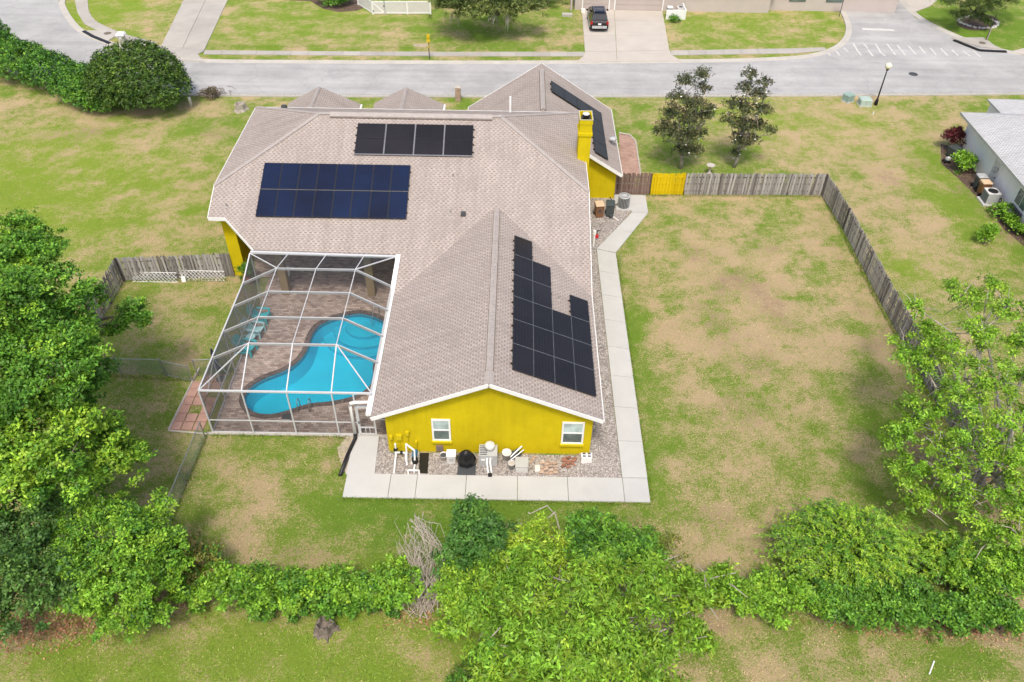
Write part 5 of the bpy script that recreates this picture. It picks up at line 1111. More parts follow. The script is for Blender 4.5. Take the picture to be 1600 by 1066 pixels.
for py_, z, s in ((285,1.3,.28),(292,1.5,.2)): p = onwall(1547,py_); obj('meter_box', MB().box(nx0-.16,p[1]-s/2,z,nx0-.005,p[1]+s/2,z+s*1.3), m['grey'], nb)
c = np.array(G(1545,316)); c[0] = 35.25; t = thing('air_conditioner', 'square grey air conditioner on a slab by the white house', 'air conditioner', c)
obj('pad', MB().cbox(c+(0,0,.05), (1.25,1.25,.1)), m['concrete'], t); obj('case', MB().cbox(c+(0,0,.5), (.9,.9,.8)), m['grey'], t); obj('top_grille', MB().cbox(c+(0,0,.93), (.92,.92,.06)), m['ltgrey'], t); obj('fan_opening', MB().lathe(c+(0,0,.962), [(.36,0),(.36,.008),(.02,.01)], 18), m['black'], t)
for k in range(8): obj('louvre', MB().box(c[0]-.46,c[1]-.42+k*.11,.15,c[0]-.449,c[1]-.36+k*.11,.85), m['dkgrey'], t)
c = np.array(G(1556,324)); c[0] = 35.7; t = thing('hose_reel', 'black coiled hose hanging by the neighbour air conditioner', 'hose', c); obj('coil', MB().tube([c+(.02*math.sin(a*3),.3*math.cos(a),.4+.3*math.sin(a)) for a in np.linspace(0,12.5,50)], .05, 6), m['black'], t, True)
bin_((35.2,53.1,0), R(90), 'binbrown', 'binlid', 'brown wheelie bin with tan lid against the white house'); bin_((35.25,53.95,0), R(90), 'dkgrey', 'grey', 'grey wheelie bin behind the brown one at the white house')
c = np.array((35.75,52.9,0)); t = thing('gas_can', 'red plastic can beside the brown bin of the white house', 'can', c); obj('body', MB().cbox(c+(0,-.35,.5), (.25,.35,.4), 0, .85), m['redplastic'], t); obj('stand', MB().cbox(c+(0,-.35,.15), (.28,.38,.3)), m['grey'], t); obj('spout', MB().tube([c+(0,-.45,.7),c+(0,-.6,.85)], .03), m['black'], t)
c = np.array(G(1487,246)); t = thing('garden_cart', 'dark grey lidded cart beside the dark red shrub', 'cart', c); obj('tub', MB().cbox(c+(0,0,.5), (.7,.6,.7), .3, 1.15), m['dkgrey'], t); obj('lid', MB().cbox(c+(0,0,.88), (.84,.72,.06), .3), m['bingreen'], t)
for s in (-1,1): obj('wheel', MB().tube([c+(s*.3,-.25,.15),c+(s*.38,-.25,.15)], .15, 12), m['black'], t)
c = np.array(G(1478,254)); t = thing('hand_mower', 'small black and white push mower in front of the dark cart', 'mower', c); obj('deck', MB().cbox(c+(0,0,.15), (.45,.4,.16)), m['black'], t); obj('engine', MB().cbox(c+(.1,.05,.32), (.3,.26,.2), .4), m['ltgrey'], t); obj('handle', MB().tube([c+(.2,0,.2),c+(.7,.3,.9)], .02), m['galv'], t)
for sx in (-.2,.2): 
    for sy in (-.2,.2): obj('wheel', MB().tube([c+(sx,sy-.02,.09),c+(sx,sy+.02,.09)], .09, 10), m['black'], t)
# odds and ends on the lawns
c = np.array(G(1455,1043)); one('white_pipe', MB().tube([c+(-.2,-.3,.03),c+(.2,.25,.05)], .03), m['white'], 'short white pipe lying on the near lawn below the hedge', 'pipe')

# ================================================================== PLANTS
def leaf_mesh(name, C, D, Nn, ln, wd, cols, mat, org):
    "C base points, D leaf directions, Nn face normals, ln lengths, wd widths, cols per leaf"
    n = len(C); S = np.cross(D, Nn); S /= np.linalg.norm(S, axis=1)[:,None] + 1e-9
    sag = Nn*(ln*.12)[:,None]
    V = np.empty((n,4,3)); V[:,0] = C; V[:,1] = C + D*(ln*.5)[:,None] - S*(wd/2)[:,None] + sag; V[:,2] = C + D*ln[:,None]; V[:,3] = C + D*(ln*.5)[:,None] + S*(wd/2)[:,None] + sag
    V -= np.array(org); V[:,:,2] = np.maximum(V[:,:,2], .01 - org[2])
    me = bpy.data.meshes.new(name); me.vertices.add(n*4); me.vertices.foreach_set('co', V.astype(np.float32).ravel())
    me.loops.add(n*4); me.loops.foreach_set('vertex_index', np.arange(n*4, dtype=np.int32)); me.polygons.add(n)
    me.polygons.foreach_set('loop_start', np.arange(0, n*4, 4, dtype=np.int32)); me.update(calc_edges=True)
    ca = me.color_attributes.new('Col', 'FLOAT_COLOR', 'POINT'); c4 = np.ones((n,4,4), np.float32); c4[:,:,:3] = cols[:,None,:]; ca.data.foreach_set('color', c4.ravel())
    me.materials.append(mat); return me
def norm(a): return a/(np.linalg.norm(a, axis=-1, keepdims=True)+1e-9)
def crown(parent, clumps, dens, ll, lw, k, pal, seed, shell=.5, up=.5, tilt=(50,85), mat='leaf', lump=.16, name='crown', colscale=.5, minz=0., sub=11, spray=3, core=.5):
    rg = np.random.default_rng(seed); clumps = np.array([c if len(c) == 6 else (*c[:3], c[3], c[3], c[3]*.8) for c in clumps], float)
    if sub:
        q = [];
        for c in clumps:
            d_ = norm(rg.normal(size=(sub,3))); d_[:,2] = np.where(d_[:,2] < -.2, -d_[:,2], d_[:,2]); s_ = rg.uniform(.22,.42,sub)
            q.append(np.concatenate([c[:3]+d_*c[3:]*rg.uniform(.7,1.08,(sub,1)), c[3:]*s_[:,None]*np.array([1.12,1.12,.62])], 1)); q.append(np.concatenate([c[:3], c[3:]*core])[None])
            if spray:
                d_ = norm(rg.normal(size=(spray,3))*[1,1,.6]); q.append(np.concatenate([c[:3]+d_*c[3:]*rg.uniform(1.12,1.42,(spray,1)), c[3:]*rg.uniform(.12,.22,(spray,1))*np.array([1.1,1.1,.7])], 1))
        clumps = np.concatenate(q)
    ar = (clumps[:,3]*clumps[:,4]*clumps[:,5])**(2/3); N = (ar*4*math.pi*dens).astype(int)+4
    ci = np.repeat(np.arange(len(clumps)), N); n = len(ci); d = norm(rg.normal(size=(n,3))); d[:,2] = np.where(d[:,2] < -.15, -d[:,2], d[:,2]); d = norm(d)
    rad = clumps[ci,3:]; r = 1 - shell*rg.random(n)**2.2
    ph = rg.random((len(clumps),3,4))*6.28; f = np.array([2.3,3.7,5.9])
    lu = sum(np.sin(f[j]*d[:,0]*1.7+ph[ci,j,0])*np.sin(f[j]*d[:,1]*1.7+ph[ci,j,1])*np.cos(f[j]*d[:,2]+ph[ci,j,2])/(1+j*.4) for j in range(3))
    P_ = clumps[ci,:3] + d*rad*(r*(1+lump*lu))[:,None]
    keep = np.ones(n, bool)
    for j in range(len(clumps)):
        q = np.linalg.norm((P_-clumps[j,:3])/clumps[j,3:], axis=1); keep &= (q > .62) | (ci == j)
    keep &= P_[:,2] > minz
    P_, d, ci, rad = P_[keep], d[keep], ci[keep], rad[keep]; n = len(P_)
    ax = norm(norm(d/rad) + np.array([0,0,up]) + rg.normal(size=(n,3))*.3)
    pal = np.array(pal, float); t1 = rg.random(n); cl = rg.random(len(clumps))[ci]; tt = np.clip(colscale*t1 + (1-colscale)*cl + rg.normal(size=n)*.08, 0, .999)*(len(pal)-1)
    lo = tt.astype(int); fr = (tt-lo)[:,None]; cr_ = pal[lo]*(1-fr) + pal[np.minimum(lo+1, len(pal)-1)]*fr
    cr_ = cr_*rg.uniform(.6,1.4,(n,1))
    ri = np.repeat(np.arange(n), k); m_ = len(ri); az = rg.random(m_)*6.283; tl = np.radians(rg.uniform(*tilt, m_))
    A = ax[ri]; h = np.where(np.abs(A[:,2:3]) < .9, [[0,0,1.]], [[1.,0,0]]); e1 = norm(np.cross(A, h)); e2 = np.cross(A, e1)
    rd = e1*np.cos(az)[:,None] + e2*np.sin(az)[:,None]
    D = norm(A*np.cos(tl)[:,None] + rd*np.sin(tl)[:,None]); Nn = norm(A*np.sin(tl)[:,None] - rd*np.cos(tl)[:,None] + rg.normal(size=(m_,3))*.18)
    C = P_[ri] + rg.normal(size=(m_,3))*ll*.45; ln = ll*rg.uniform(.65,1.25,m_); wd = lw*rg.uniform(.7,1.25,m_)
    cols = np.clip(cr_[ri]*rg.uniform(.65,1.35,(m_,1)), 0, .8)
    me = leaf_mesh(name, C, D, Nn, ln, wd, cols, m[mat], rootloc(parent)); o = bpy.data.objects.new(name, me); col.objects.link(o); o.parent = parent; return o
def limbs(parent, base, tips, r0, seed, mat='bark', fork=.45, twigs=0, wander=.25, name='trunk'):
    rg = random.Random(seed); b = Vector(base); mb = MB(); c = sum((Vector(t[:3]) for t in tips), Vector())/len(tips); top = b.lerp(Vector((b.x*.6+c.x*.4, b.y*.6+c.y*.4, c.z)), fork); top.z = max(top.z, .5)
    mb.tube([b, b.lerp(top,.5)+Vector((rg.gauss(0,.08),rg.gauss(0,.08),0)), top], [r0*1.25, r0, r0*.85], 10); tr = obj(name, mb, m[mat], parent, True)
    lb = MB()
    for t in tips:
        t = Vector(t[:3]); l = (t-top).length; pts = [top]
        for s in (.33,.66): pts.append(top.lerp(t, s) + Vector((rg.gauss(0,wander),rg.gauss(0,wander),rg.gauss(.15,wander)))*l*.2)
        pts.append(t); lb.tube(pts, [r0*.6, r0*.42, r0*.26, r0*.1], 6)
        for k in range(twigs):
            s = rg.uniform(.35,1); i = min(2, int(s*3)); p = pts[i].lerp(pts[i+1], s*3-i); e = p + Vector((rg.gauss(0,1),rg.gauss(0,1),rg.gauss(.3,.6))).normalized()*rg.uniform(.5,1.2)*min(l*.35,1.3); md = p.lerp(e,.5)+Vector((rg.gauss(0,.1),rg.gauss(0,.1),rg.gauss(.08,.08)))
            lb.tube([p, md, e], [r0*.2, r0*.13, r0*.05], 5)
    obj('branches', lb, m[mat], tr, True); return tr
def pc(l): return [(*G(px, py, z), r) if not isinstance(r, tuple) else (*G(px, py, z), *r) for px, py, z, r in l]
def plant(name, label, cat, base, clumps, dens, ll, lw, k, pal, seed, r0=.15, wood='bark', twigs=0, group=None, fork=.45, wander=.25, **kw):
    t = thing(name, label, cat, base, 0, group); limbs(t, base, [c[:3] for c in clumps], r0, seed, wood, fork, twigs, wander); crown(t, clumps, dens, ll, lw, k, pal, seed, **kw); return t
g1, g2, g3, g4 = (.048,.14,.022), (.105,.255,.027), (.195,.375,.032), (.33,.50,.044)
DARK, MID, BRIGHT, YEL = [(.04,.085,.016), g1, (.09,.16,.02)], [g1, g2, g3], [g2, g3, g3, g4], [g3, g4, (.33,.37,.035)]
# --- big leafy tree at the left edge
A_ = pc([(20,385,9.0,1.7),(70,395,8.2,1.1),(40,430,9.2,1.8),(85,440,7.6,1.3),(-30,420,9,2.0),(125,470,6.5,.95),(60,480,9.0,1.8),(0,480,9.5,1.8),(95,510,7.6,1.4),(60,540,8.6,1.8),(120,560,6.6,1.2),(-20,550,9,1.9),(90,590,8,1.6),(145,590,5.2,1.0),(30,610,8.4,1.6),(125,625,5.6,1.2),(-40,640,8,1.8),(207,488,5.2,.62),(195,508,5.0,.4),(222,500,5.1,.42),(178,515,5.0,.25)])
plant('leafy_tree', 'big bright green tree leaning over the wooden fence at the lattice', 'tree', (-26.5,31.5,0), A_, 11.5, .18, .095, 9, [g1,g2,g2,g3,g4], 21, .32, twigs=3)
B_ = pc([(30,655,7.2,1.4),(90,680,6.8,1.3),(150,670,5.6,1.1),(20,720,6.8,1.5),(110,730,6.2,1.3),(185,690,4.6,.95),(165,735,4.6,1.1),(215,715,4.0,.75),(60,770,5.6,1.3),(-40,700,7,1.7),(-30,780,6,1.5)])
plant('leafy_tree', 'bright green tree reaching towards the chain-link fence above the vine thicket', 'tree', (-22.5,25.3,0), B_, 11.5, .18, .095, 9, [g1,g2,g3,g4,g4], 22, .22, twigs=4)
C_ = pc([(20,840,4.6,1.5),(70,870,4.2,1.1),(20,910,3.6,1.4),(85,930,2.6,1.0),(-30,880,4.6,1.6),(0,960,2.2,1.0),(60,800,4.8,.9),(115,900,2.8,.8)])
plant('shade_tree', 'dark green broadleaf tree beside the leaf litter at the lawn edge', 'tree', (-21.0,18.6,0), C_, 14, .16, .09, 8, [(.04,.11,.03),(.07,.16,.035),(.11,.22,.045),(.15,.28,.05)], 23, .2, twigs=2)
D_ = pc([(130,810,4.2,1.1),(200,800,4.0,1.1),(250,810,3.4,.9),(130,860,3.9,1.1),(190,860,4.1,1.3),(245,860,3.4,1.1),(150,910,3.2,1.2),(215,910,3.2,1.2),(260,900,2.6,.8),(180,950,2.0,1.1),(230,955,1.6,.9),(140,940,2.0,.9)])
plant('vine_thicket', 'tall rounded thicket of glossy vine leaves next to the dark tree', 'shrub', (-16.9,18.9,0), D_, 16, .145, .085, 8, [g1,g2,g3,g3,g4], 24, .12, twigs=3)
plant('bare_thicket', 'tangle of half bare twigs behind the vine thicket', 'shrub', (*G(130,840)[:2],0), pc([(110,760,3.4,.9),(150,775,3.2,.8),(90,785,3.4,.8)]), 2.5, .15, .08, 6, MID, 30, .12, 'deadwood', 14)
plant('red_leaved_shrub', 'small shrub with reddish dying leaves between the thicket and the low hedge', 'shrub', G(295,915), pc([(285,860,1.9,.8),(320,880,1.5,.7),(295,895,1.3,.7),(265,880,1.8,.6)]), 15, .15, .08, 7, [g1,g2,(.16,.2,.03),(.26,.17,.07),(.2,.26,.03),g2], 25, .07, twigs=8, colscale=.8)
def hedge(label, px0, px1, py, z, r, n, pal, seed, name='hedge', jit=.25, **kw):
    rg = random.Random(seed); L = [(px0+(px1-px0)*(i+.5)/n+rg.uniform(-8,8), py+rg.uniform(-10,10), z*rg.uniform(.8,1.2), r*rg.uniform(.8,1.15)) for i in range(n)]
    base = G((px0+px1)/2, py+25); cl = pc(L); t = thing(name, label, 'hedge', (base[0],base[1],0))
    wood = MB()
    for c in cl: 
        for q in range(2): wood.tube([(c[0]+rg.gauss(0,.2),c[1]+rg.gauss(0,.15),0),(c[0]+rg.gauss(0,.15),c[1],c[2]*.6),(c[0]+rg.gauss(0,.3),c[1]+rg.gauss(0,.3),c[2]+r*.5)], [.04,.03,.01], 5)
    obj('stems', wood, m['bark'], t); crown(t, cl, kw.pop('dens',16), kw.pop('ll',.16), kw.pop('lw',.095), kw.pop('k',8), pal, seed, **kw); return t
hedge('low leafy hedge running from the reddish shrub to the dead vine', 275, 640, 918, 1.0, .78, 15, [g1,g2,g3,g3,g4], 26)
hedge('lower front fringe of leaves below the low hedge', 380, 620, 940, .45, .5, 9, MID, 27, name='shrub_fringe')
hedge('dense vine covered hedge between the big thicket tree and the feathery bush', 1120, 1290, 930, 1.0, .75, 8, BRIGHT, 28)
hedge('vine covered hedge below the feathery bush and the sparse tree', 1290, 1590, 955, .8, .75, 13, MID, 29)
hedge('dense undergrowth below the sparse tree at the lawn edge', 1490, 1640, 900, 1.2, .85, 8, [g1,g2,g3,g3,g4], 31, name='undergrowth')
# --- dead grey vine bush
dv_ = thing('dead_bush', 'bare grey tangle of dead vine stems beside the walk lawn', 'shrub', G(670,930)); rg = random.Random(5); mb = MB()
for (px0, py0, z0), (px1, py1, z1), k in (((655,940,0),(655,830,1.9),30),((670,955,0),(690,880,1.6),34),((660,900,.8),(635,850,1.3),22),((650,815,2.0),(690,880,1.6),20),((660,960,0),(650,930,.9),26)):
    a, b = Vector(G(px0,py0,z0)), Vector(G(px1,py1,z1))
    for i in range(k):
        p = a + Vector((rg.gauss(0,.25),rg.gauss(0,.2),abs(rg.gauss(0,.2)))); e = b + Vector((rg.gauss(0,.4),rg.gauss(0,.3),rg.gauss(0,.25)))
        mb.tube([p, p.lerp(e,.35)+Vector((rg.gauss(0,.2),rg.gauss(0,.2),rg.gauss(.1,.15))), p.lerp(e,.7)+Vector((rg.gauss(0,.25),rg.gauss(0,.2),rg.gauss(.1,.2))), e, e+Vector((rg.gauss(0,.25),rg.gauss(0,.2),-.15+rg.gauss(0,.2)))], [.016,.012,.009,.007,.004], 4)
for v in range(len(mb.v)): mb.v[v] = (mb.v[v][0], mb.v[v][1], max(.01, mb.v[v][2]))
obj('stems', mb, m['deadwood'], dv_)
# --- the tree mass in the middle foreground
H_ = pc([(785,905,3.4,.95),(850,895,4.2,1.0),(925,900,4.4,1.05),(1000,905,3.8,.95),(1060,925,3.0,.8),(760,960,3.6,.95),(835,960,4.8,1.15),(915,965,5.0,1.2),(995,965,4.2,1.05),(1065,975,2.6,.7),(800,1020,4.2,1.05),(880,1030,5.2,1.25),(965,1030,4.8,1.15),(1025,1030,3.2,.8),(840,1085,4.6,1.2),(925,1090,5.0,1.3),(1000,1085,3.8,.9),(1105,925,2.2,.65),(775,1070,3.0,.8),(1130,905,1.9,.45),(1095,1000,1.8,.5)])
plant('leafy_tree', 'large light green many-stemmed tree in front of the concrete walk', 'tree', (2.6,15.6,0), H_, 8.5, .24, .085, 8, [g2,g3,g3,(.20,.30,.024),g4], 41, .22, 'pale_bark', 9, tilt=(60,110), up=.3, core=.4, sub=13)
plant('leafy_tree', 'small dark green tree touching the concrete walk edge', 'tree', G(735,900), pc([(735,815,2.8,.9),(765,845,2.6,.9),(720,850,2.2,.7),(750,880,2.0,.9),(700,880,1.6,.6)]), 14, .2, .09, 8, [(.04,.12,.025),(.07,.18,.03),(.12,.25,.035)], 42, .1, twigs=4, tilt=(60,105))
plant('yellow_green_shrub', 'yellow-green airy shrub under the bare white branches', 'shrub', G(840,895), pc([(815,845,2.6,.7),(850,838,2.8,.8),(880,850,2.7,.6),(835,875,2.2,.7),(790,870,2.0,.6),(870,885,2.2,.6)]), 13, .15, .08, 7, YEL, 43, .08, twigs=6)
plant('leafy_tree', 'mid green tree behind the large light green one beside the dry lawn', 'tree', G(950,900), pc([(925,830,2.6,.8),(965,850,2.8,.9),(1000,865,2.6,.9),(950,880,2.6,.8),(905,855,2.8,.7)]), 13, .2, .085, 8, MID, 44, .1, twigs=4, tilt=(60,105))
plant('sparse_shrub', 'thin olive shrub at the edge of the dry lawn', 'shrub', G(1020,870), pc([(1010,840,1.3,.6),(1045,852,1.2,.6),(1030,875,1.0,.6)]), 8, .13, .06, 6, [g3,(.17,.20,.03),(.22,.2,.05)], 45, .05, twigs=10)
plant('yellow_green_shrub', 'low yellow-green vine on the left flank of the large tree', 'shrub', G(715,960), pc([(720,900,1.9,.8),(700,930,1.4,.7),(740,935,2.0,.8),(695,985,1.2,.4),(715,960,1.4,.6)]), 13, .14, .085, 7, BRIGHT+[g4], 46, .07, twigs=5)
plant('small_shrub', 'low olive shrub at the bottom edge beside the large tree', 'shrub', G(735,1060), pc([(735,1050,.8,.55),(760,1075,.9,.6),(715,1075,.7,.5)]), 15, .12, .07, 7, [g1,g2,(.12,.13,.02)], 47, .04)
bw_ = thing('bare_branch', 'bare white bent branches sticking out above the yellow-green shrub', 'branch', G(850,870)); mb = MB()
for L in ([(875,830,2.2),(868,805,2.7),(855,790,2.9),(828,803,2.6)],[(868,800,2.8),(845,818,2.5)],[(828,803,2.6),(825,800,2.65)],[(795,845,2.2),(770,822,2.3),(815,818,2.5)],[(815,818,2.5),(800,845,2.2)],[(900,835,2.4),(912,818,2.7)],[(865,1000,5.4),(880,985,5.8)],[(765,998,4.6),(782,980,5.0)],[(1015,885,3.2),(1060,868,3.3)],[(1020,900,3.1),(1065,875,3.2)],[(1105,905,2.4),(1150,895,2.3)]):
    obj('stem', MB().tube([G(*p) for p in L], [.04]+[.03]*(len(L)-2)+[.018], 6), m['pale_bark'], bw_)
obj('stem', MB().tube([G(850,890,0), G(870,850,1.6), G(875,830,2.2)], [.05,.045,.04], 6), m['pale_bark'], bw_); obj('stem', MB().tube([G(850,892,0), G(820,860,1.6), G(795,845,2.2)], [.05,.045,.04], 6), m['pale_bark'], bw_)
# --- feathery arching bush
def feathery(label, base, ctr, R0, n, pal, seed, h):
    rg = np.random.default_rng(seed); t = thing('feathery_bush', label, 'shrub', base); mb = MB(); Cs, Ds, Ns, Ls, Ws, Co = [], [], [], [], [], []
    pal = np.array(pal)
    for i in range(n):
        az = rg.random()*6.283; lng = rg.random() < .16; rr = R0*math.sqrt(rg.random())*(1.3 if lng else 1.); b = np.array([base[0]+rg.normal()*.35, base[1]+rg.normal()*.3, 0]); e = np.array([ctr[0]+rr*math.cos(az)*1.15, ctr[1]+rr*math.sin(az)*.8, max(.15, h*(1-.55*(rr/R0)**2)+rg.normal()*.25)])
        e[2] += .5*lng; md = b*.45+e*.55; md[2] = e[2]*.95+.45+.5*lng; u = np.linspace(0,1,9)[:,None]; pts = (1-u)**2*b + 2*u*(1-u)*md + u*u*e; mb.tube(pts[::2], [.02,.016,.012,.008,.004], 4, False)
        cc = pal[rg.integers(len(pal))]
        s = np.repeat(rg.uniform(.3,1.0,20), 2); k = (s*8).astype(int).clip(0,7); f = (s*8-k)[:,None]; p = pts[k]*(1-f)+pts[k+1]*f; tg = norm(pts[k+1]-pts[k]); sd = norm(np.cross(tg, [[0,0,1.]])); sg = np.where(np.arange(40) % 2, 1, -1)[:,None]
        Cs.append(p); Ds.append(norm(tg*.8+sd*sg*.8+rg.normal(size=(40,3))*.2)); Ns.append(norm(np.array([[0,0,1.]])+rg.normal(size=(40,3))*.35)); Ls.append(rg.uniform(.09,.2,40)); Ws.append(rg.uniform(.04,.07,40)); Co.append(np.repeat(cc[None],40,0)*rg.uniform(.75,1.25,(40,1)))
    obj('canes', mb, m['bark'], t)
    me = leaf_mesh('crown', *map(np.concatenate, (Cs,Ds,Ns,Ls,Ws,Co)), m['leaf'], base); o = bpy.data.objects.new('crown', me); col.objects.link(o); o.parent = t; return t
cF = G(1325,850,1.6); feathery('bright green feathery bush with long arching sprays on the right lawn', (cF[0],cF[1],0), cF, 2.9, 1300, [g2,g3,g3,g4,(.3,.5,.04)], 51, 2.5)
cF2 = G(1480,870,1.2); feathery('smaller feathery bush under the sparse tree at the hedge', (cF2[0],cF2[1],0), cF2, 1.7, 420, [g2,g3,g4], 52, 1.9)
plant('vine_shrub', 'dense dark shrub at the foot of the feathery bush', 'shrub', G(1330,950), pc([(1280,925,1.1,.7),(1330,930,1.2,.8),(1380,930,1.2,.8),(1425,925,1.2,.7)]), 14, .13, .08, 7, MID, 53, .06)
# --- sparse tree on the right
L_ = pc([(1410,545,5.0,.7),(1450,530,5.6,.7),(1500,470,6.2,.8),(1540,465,6.5,.9),(1570,490,6.4,.8),(1480,560,6.2,.8),(1530,540,6.6,.8),(1440,570,5.4,.8),(1590,540,6.6,.9),(1500,610,6.4,.9),(1560,600,6.8,.9),(1455,640,5.4,.8),(1420,660,4.6,.7),(1520,660,6.2,.9),(1590,650,6.4,1.0),(1400,690,4.2,.6),(1460,700,4.8,.8),(1540,710,5.2,.9),(1600,720,5.4,1.0),(1420,750,3.6,.7),(1480,760,4.2,.8),(1570,780,4.2,.9),(1440,790,3.0,.6),(1510,800,3.2,.8),(1590,840,3.0,.9),(1550,850,2.6,.8),(1640,600,6.4,1.2),(1640,760,5,1.2),(1430,480,5.6,.35)])
Lt = thing('sparse_tree', 'sparse tree with pale bare branches over the end of the side fence', 'tree', (*G(1532,755)[:2],0)); bL = G(1532,755)
limbs(Lt, bL, [c[:3] for c in L_], .2, 61, 'pale_bark', .3, 7, .5)
crown(Lt, [(*c[:3], c[3]*1.28) for c in L_], 7.5, .18, .075, 9, [g2,g3,g3,g4,(.22,.4,.03)], 61, shell=.9, tilt=(55,110), up=.3, lump=.35, sub=7)
lb = MB(); rg = random.Random(9)
for c in L_[::2]:
    for k in range(4):
        p = Vector(c[:3]); e = p + Vector((rg.gauss(0,1),rg.gauss(0,1),rg.gauss(.5,.4))).normalized()*rg.uniform(.7,1.4); lb.tube([p, p.lerp(e,.5)+Vector((rg.gauss(0,.12),rg.gauss(0,.12),.1)), e], [.03,.02,.008], 5)
obj('bare_twigs', lb, m['pale_bark'], Lt)['kind'] = 'stuff'
# --- two magnolias behind the fence
def magnolia(label, pxb, spots, seed):
    b = G(*pxb); y0 = b[1]; cl = [(*GY(px, py, y0 + dy), r) for px, py, dy, r in spots]; t = thing('magnolia_tree', label, 'tree', b, 0, 'magnolias behind the fence')
    tr = limbs(t, b, [c[:3] for c in cl], .13, seed, 'pale_bark', .35, 3)
    crown(t, cl, 14, .17, .08, 8, [(.035,.055,.022),(.06,.08,.03),(.10,.115,.045),(.15,.125,.055)], seed, shell=.8, mat='leaf_dull', colscale=.9, lump=.35, sub=0)
    rg = np.random.default_rng(seed); fl_ = MB()
    for i in range(20):
        c = cl[rg.integers(len(cl))]; d = norm(rg.normal(size=3)+[0,-.5,.3]); fl_.lathe(np.array(c[:3])+d*c[3]*1.0, [(.015,-.02),(.075,.02),(.04,.05)], 7)
    o = obj('blossoms', fl_, m['petal'], t); o['kind'] = 'stuff'; return t
magnolia('taller dark magnolia with white blossoms nearer the house', (1064,263), [(1098,118,0,.6),(1070,128,.3,.75),(1098,140,0,.6),(1060,155,0,.8),(1088,165,-.3,.9),(1050,180,.3,.9),(1078,190,-.2,1.0),(1103,180,.2,.65),(1040,200,0,.8),(1060,215,-.5,1.0),(1088,212,0,.8),(1030,207,.2,.5),(1068,238,-.3,.8),(1085,235,.2,.6),(1110,170,0,.4)], 71)
magnolia('slimmer dark magnolia with open crown nearer the road junction', (1147,261), [(1172,118,0,.6),(1195,132,.2,.55),(1165,140,0,.7),(1185,150,0,.7),(1145,165,.3,.7),(1170,172,-.2,.9),(1195,175,0,.6),(1140,190,0,.7),(1162,200,-.3,.9),(1185,198,.2,.7),(1205,205,0,.45),(1155,222,-.2,.8),(1175,220,0,.6),(1148,240,0,.45)], 72)
# --- shrubs along the road on the left
def street_bush(label, cl, pal, seed, base): 
    t = thing('clipped_bush', label, 'bush', base, 0, 'bushes along the road bend'); limbs(t, base, [(c[0],c[1],c[2]) for c in cl], .12, seed); crown(t, cl, 13, .22, .12, 8, pal, seed, shell=.3, lump=.06, colscale=.8, sub=0); return t
street_bush('largest dark green dome-shaped bush beside the pale utility pedestal', [(-32.2,65.6,2.1,3.9,3.5,2.9),(-31.0,64.6,1.6,3.3,2.8,2.3),(-34.0,65.2,1.6,2.6,2.8,2.4)], [(.022,.06,.014),(.045,.10,.016),(.08,.155,.02),(.13,.21,.026)], 81, (-32.2,65.4,0))
street_bush('middle lighter green bush between the dome bush and the end hedge', [(-37.6,66.2,1.2,2.6,2.2,1.7),(-36.2,65.0,1.1,2.2,2.0,1.6),(-35.4,64.2,.9,1.8,1.6,1.4)], [g1,g1,g2,g3], 82, (-37.0,65.6,0))
street_bush('long leafy hedge bush at the left end of the row', [(-41.2,68.2,1.3,2.4,2.0,1.8),(-44.2,69.8,1.4,2.6,2.2,1.9),(-47.6,72.0,1.4,2.6,2.3,1.9),(-51,75,1.5,3,2.5,2)], [g1,g1,g2,g3], 83, (-44,69.6,0))
# --- across the street
plant('mossy_oak', 'spreading oak hung with grey moss across the street', 'tree', (-2.2,87.6,0), pc([(690,12,3.2,1.3),(832,14,3.0,1.2),(765,24,2.9,1.2),(725,22,3.0,1.1),(800,22,2.9,1.1),(760,12,3.4,1.5),(710,8,3.6,1.5),(800,8,3.4,1.3),(735,-10,4.6,1.9),(785,-15,4.8,1.9),(830,0,3.8,1.3),(700,-20,4.6,1.8),(760,-40,5.6,2.2)]), 7, .22, .1, 8, [(.08,.125,.035),(.13,.18,.05),(.2,.24,.07),(.25,.29,.1)], 91, .25, twigs=3, shell=.7)
mo = thing('hanging_moss', 'long grey moss strands hanging from the oak across the street', 'moss', (-2.2,86.5,0)); rg = random.Random(4); mb = MB()
for px, py, n_ in ((712,26,22),(768,30,16),(793,28,22)):
    for i in range(n_):
        x, y, z = G(px+rg.gauss(0,4), py-8+rg.gauss(0,3), 2.9); l = rg.uniform(.4,1.3); mb.tube([(x,y,z),(x+rg.gauss(0,.06),y,z-l*.5),(x+rg.gauss(0,.08),y+rg.gauss(0,.08),max(.3,z-l))], [.02,.032,.008], 4)
o = obj('strands', mb, m['moss'], mo); o['kind'] = 'stuff'
hs = lambda label, pts, seed, pal=MID, cat='shrub', name='dark_shrub': plant(name, label, cat, (pts[0][0],pts[0][1],0), pts, 9, .2, .11, 7, pal, seed, .08)
x0 = G(540,14); hs('low dark shrubs in the mulch bed beside the angled vinyl fence', [(*G(515,6)[:2],.5,1.3,1.1,.8),(*G(538,9)[:2],.6,1.3,1.1,.9),(*G(500,-5)[:2],.7,1.4,1.2,1.0)], 92)
hs('dark hedge between the vinyl fence and the mossy oak', [(*G(692,10)[:2],.9,1.4,1.2,1.2),(*G(722,8)[:2],1.0,1.8,1.3,1.4),(*G(760,6)[:2],1.0,2.2,1.3,1.5),(*G(800,6)[:2],1.0,2.0,1.3,1.4)], 93, [(.04,.085,.02),g1,g2])
hs('clipped green shrub by the porch step across the street', [(*G(855,8)[:2],1.0,1.5,1.2,1.3),(*G(835,6)[:2],.9,1.2,1.1,1.2)], 94, MID+[g4])
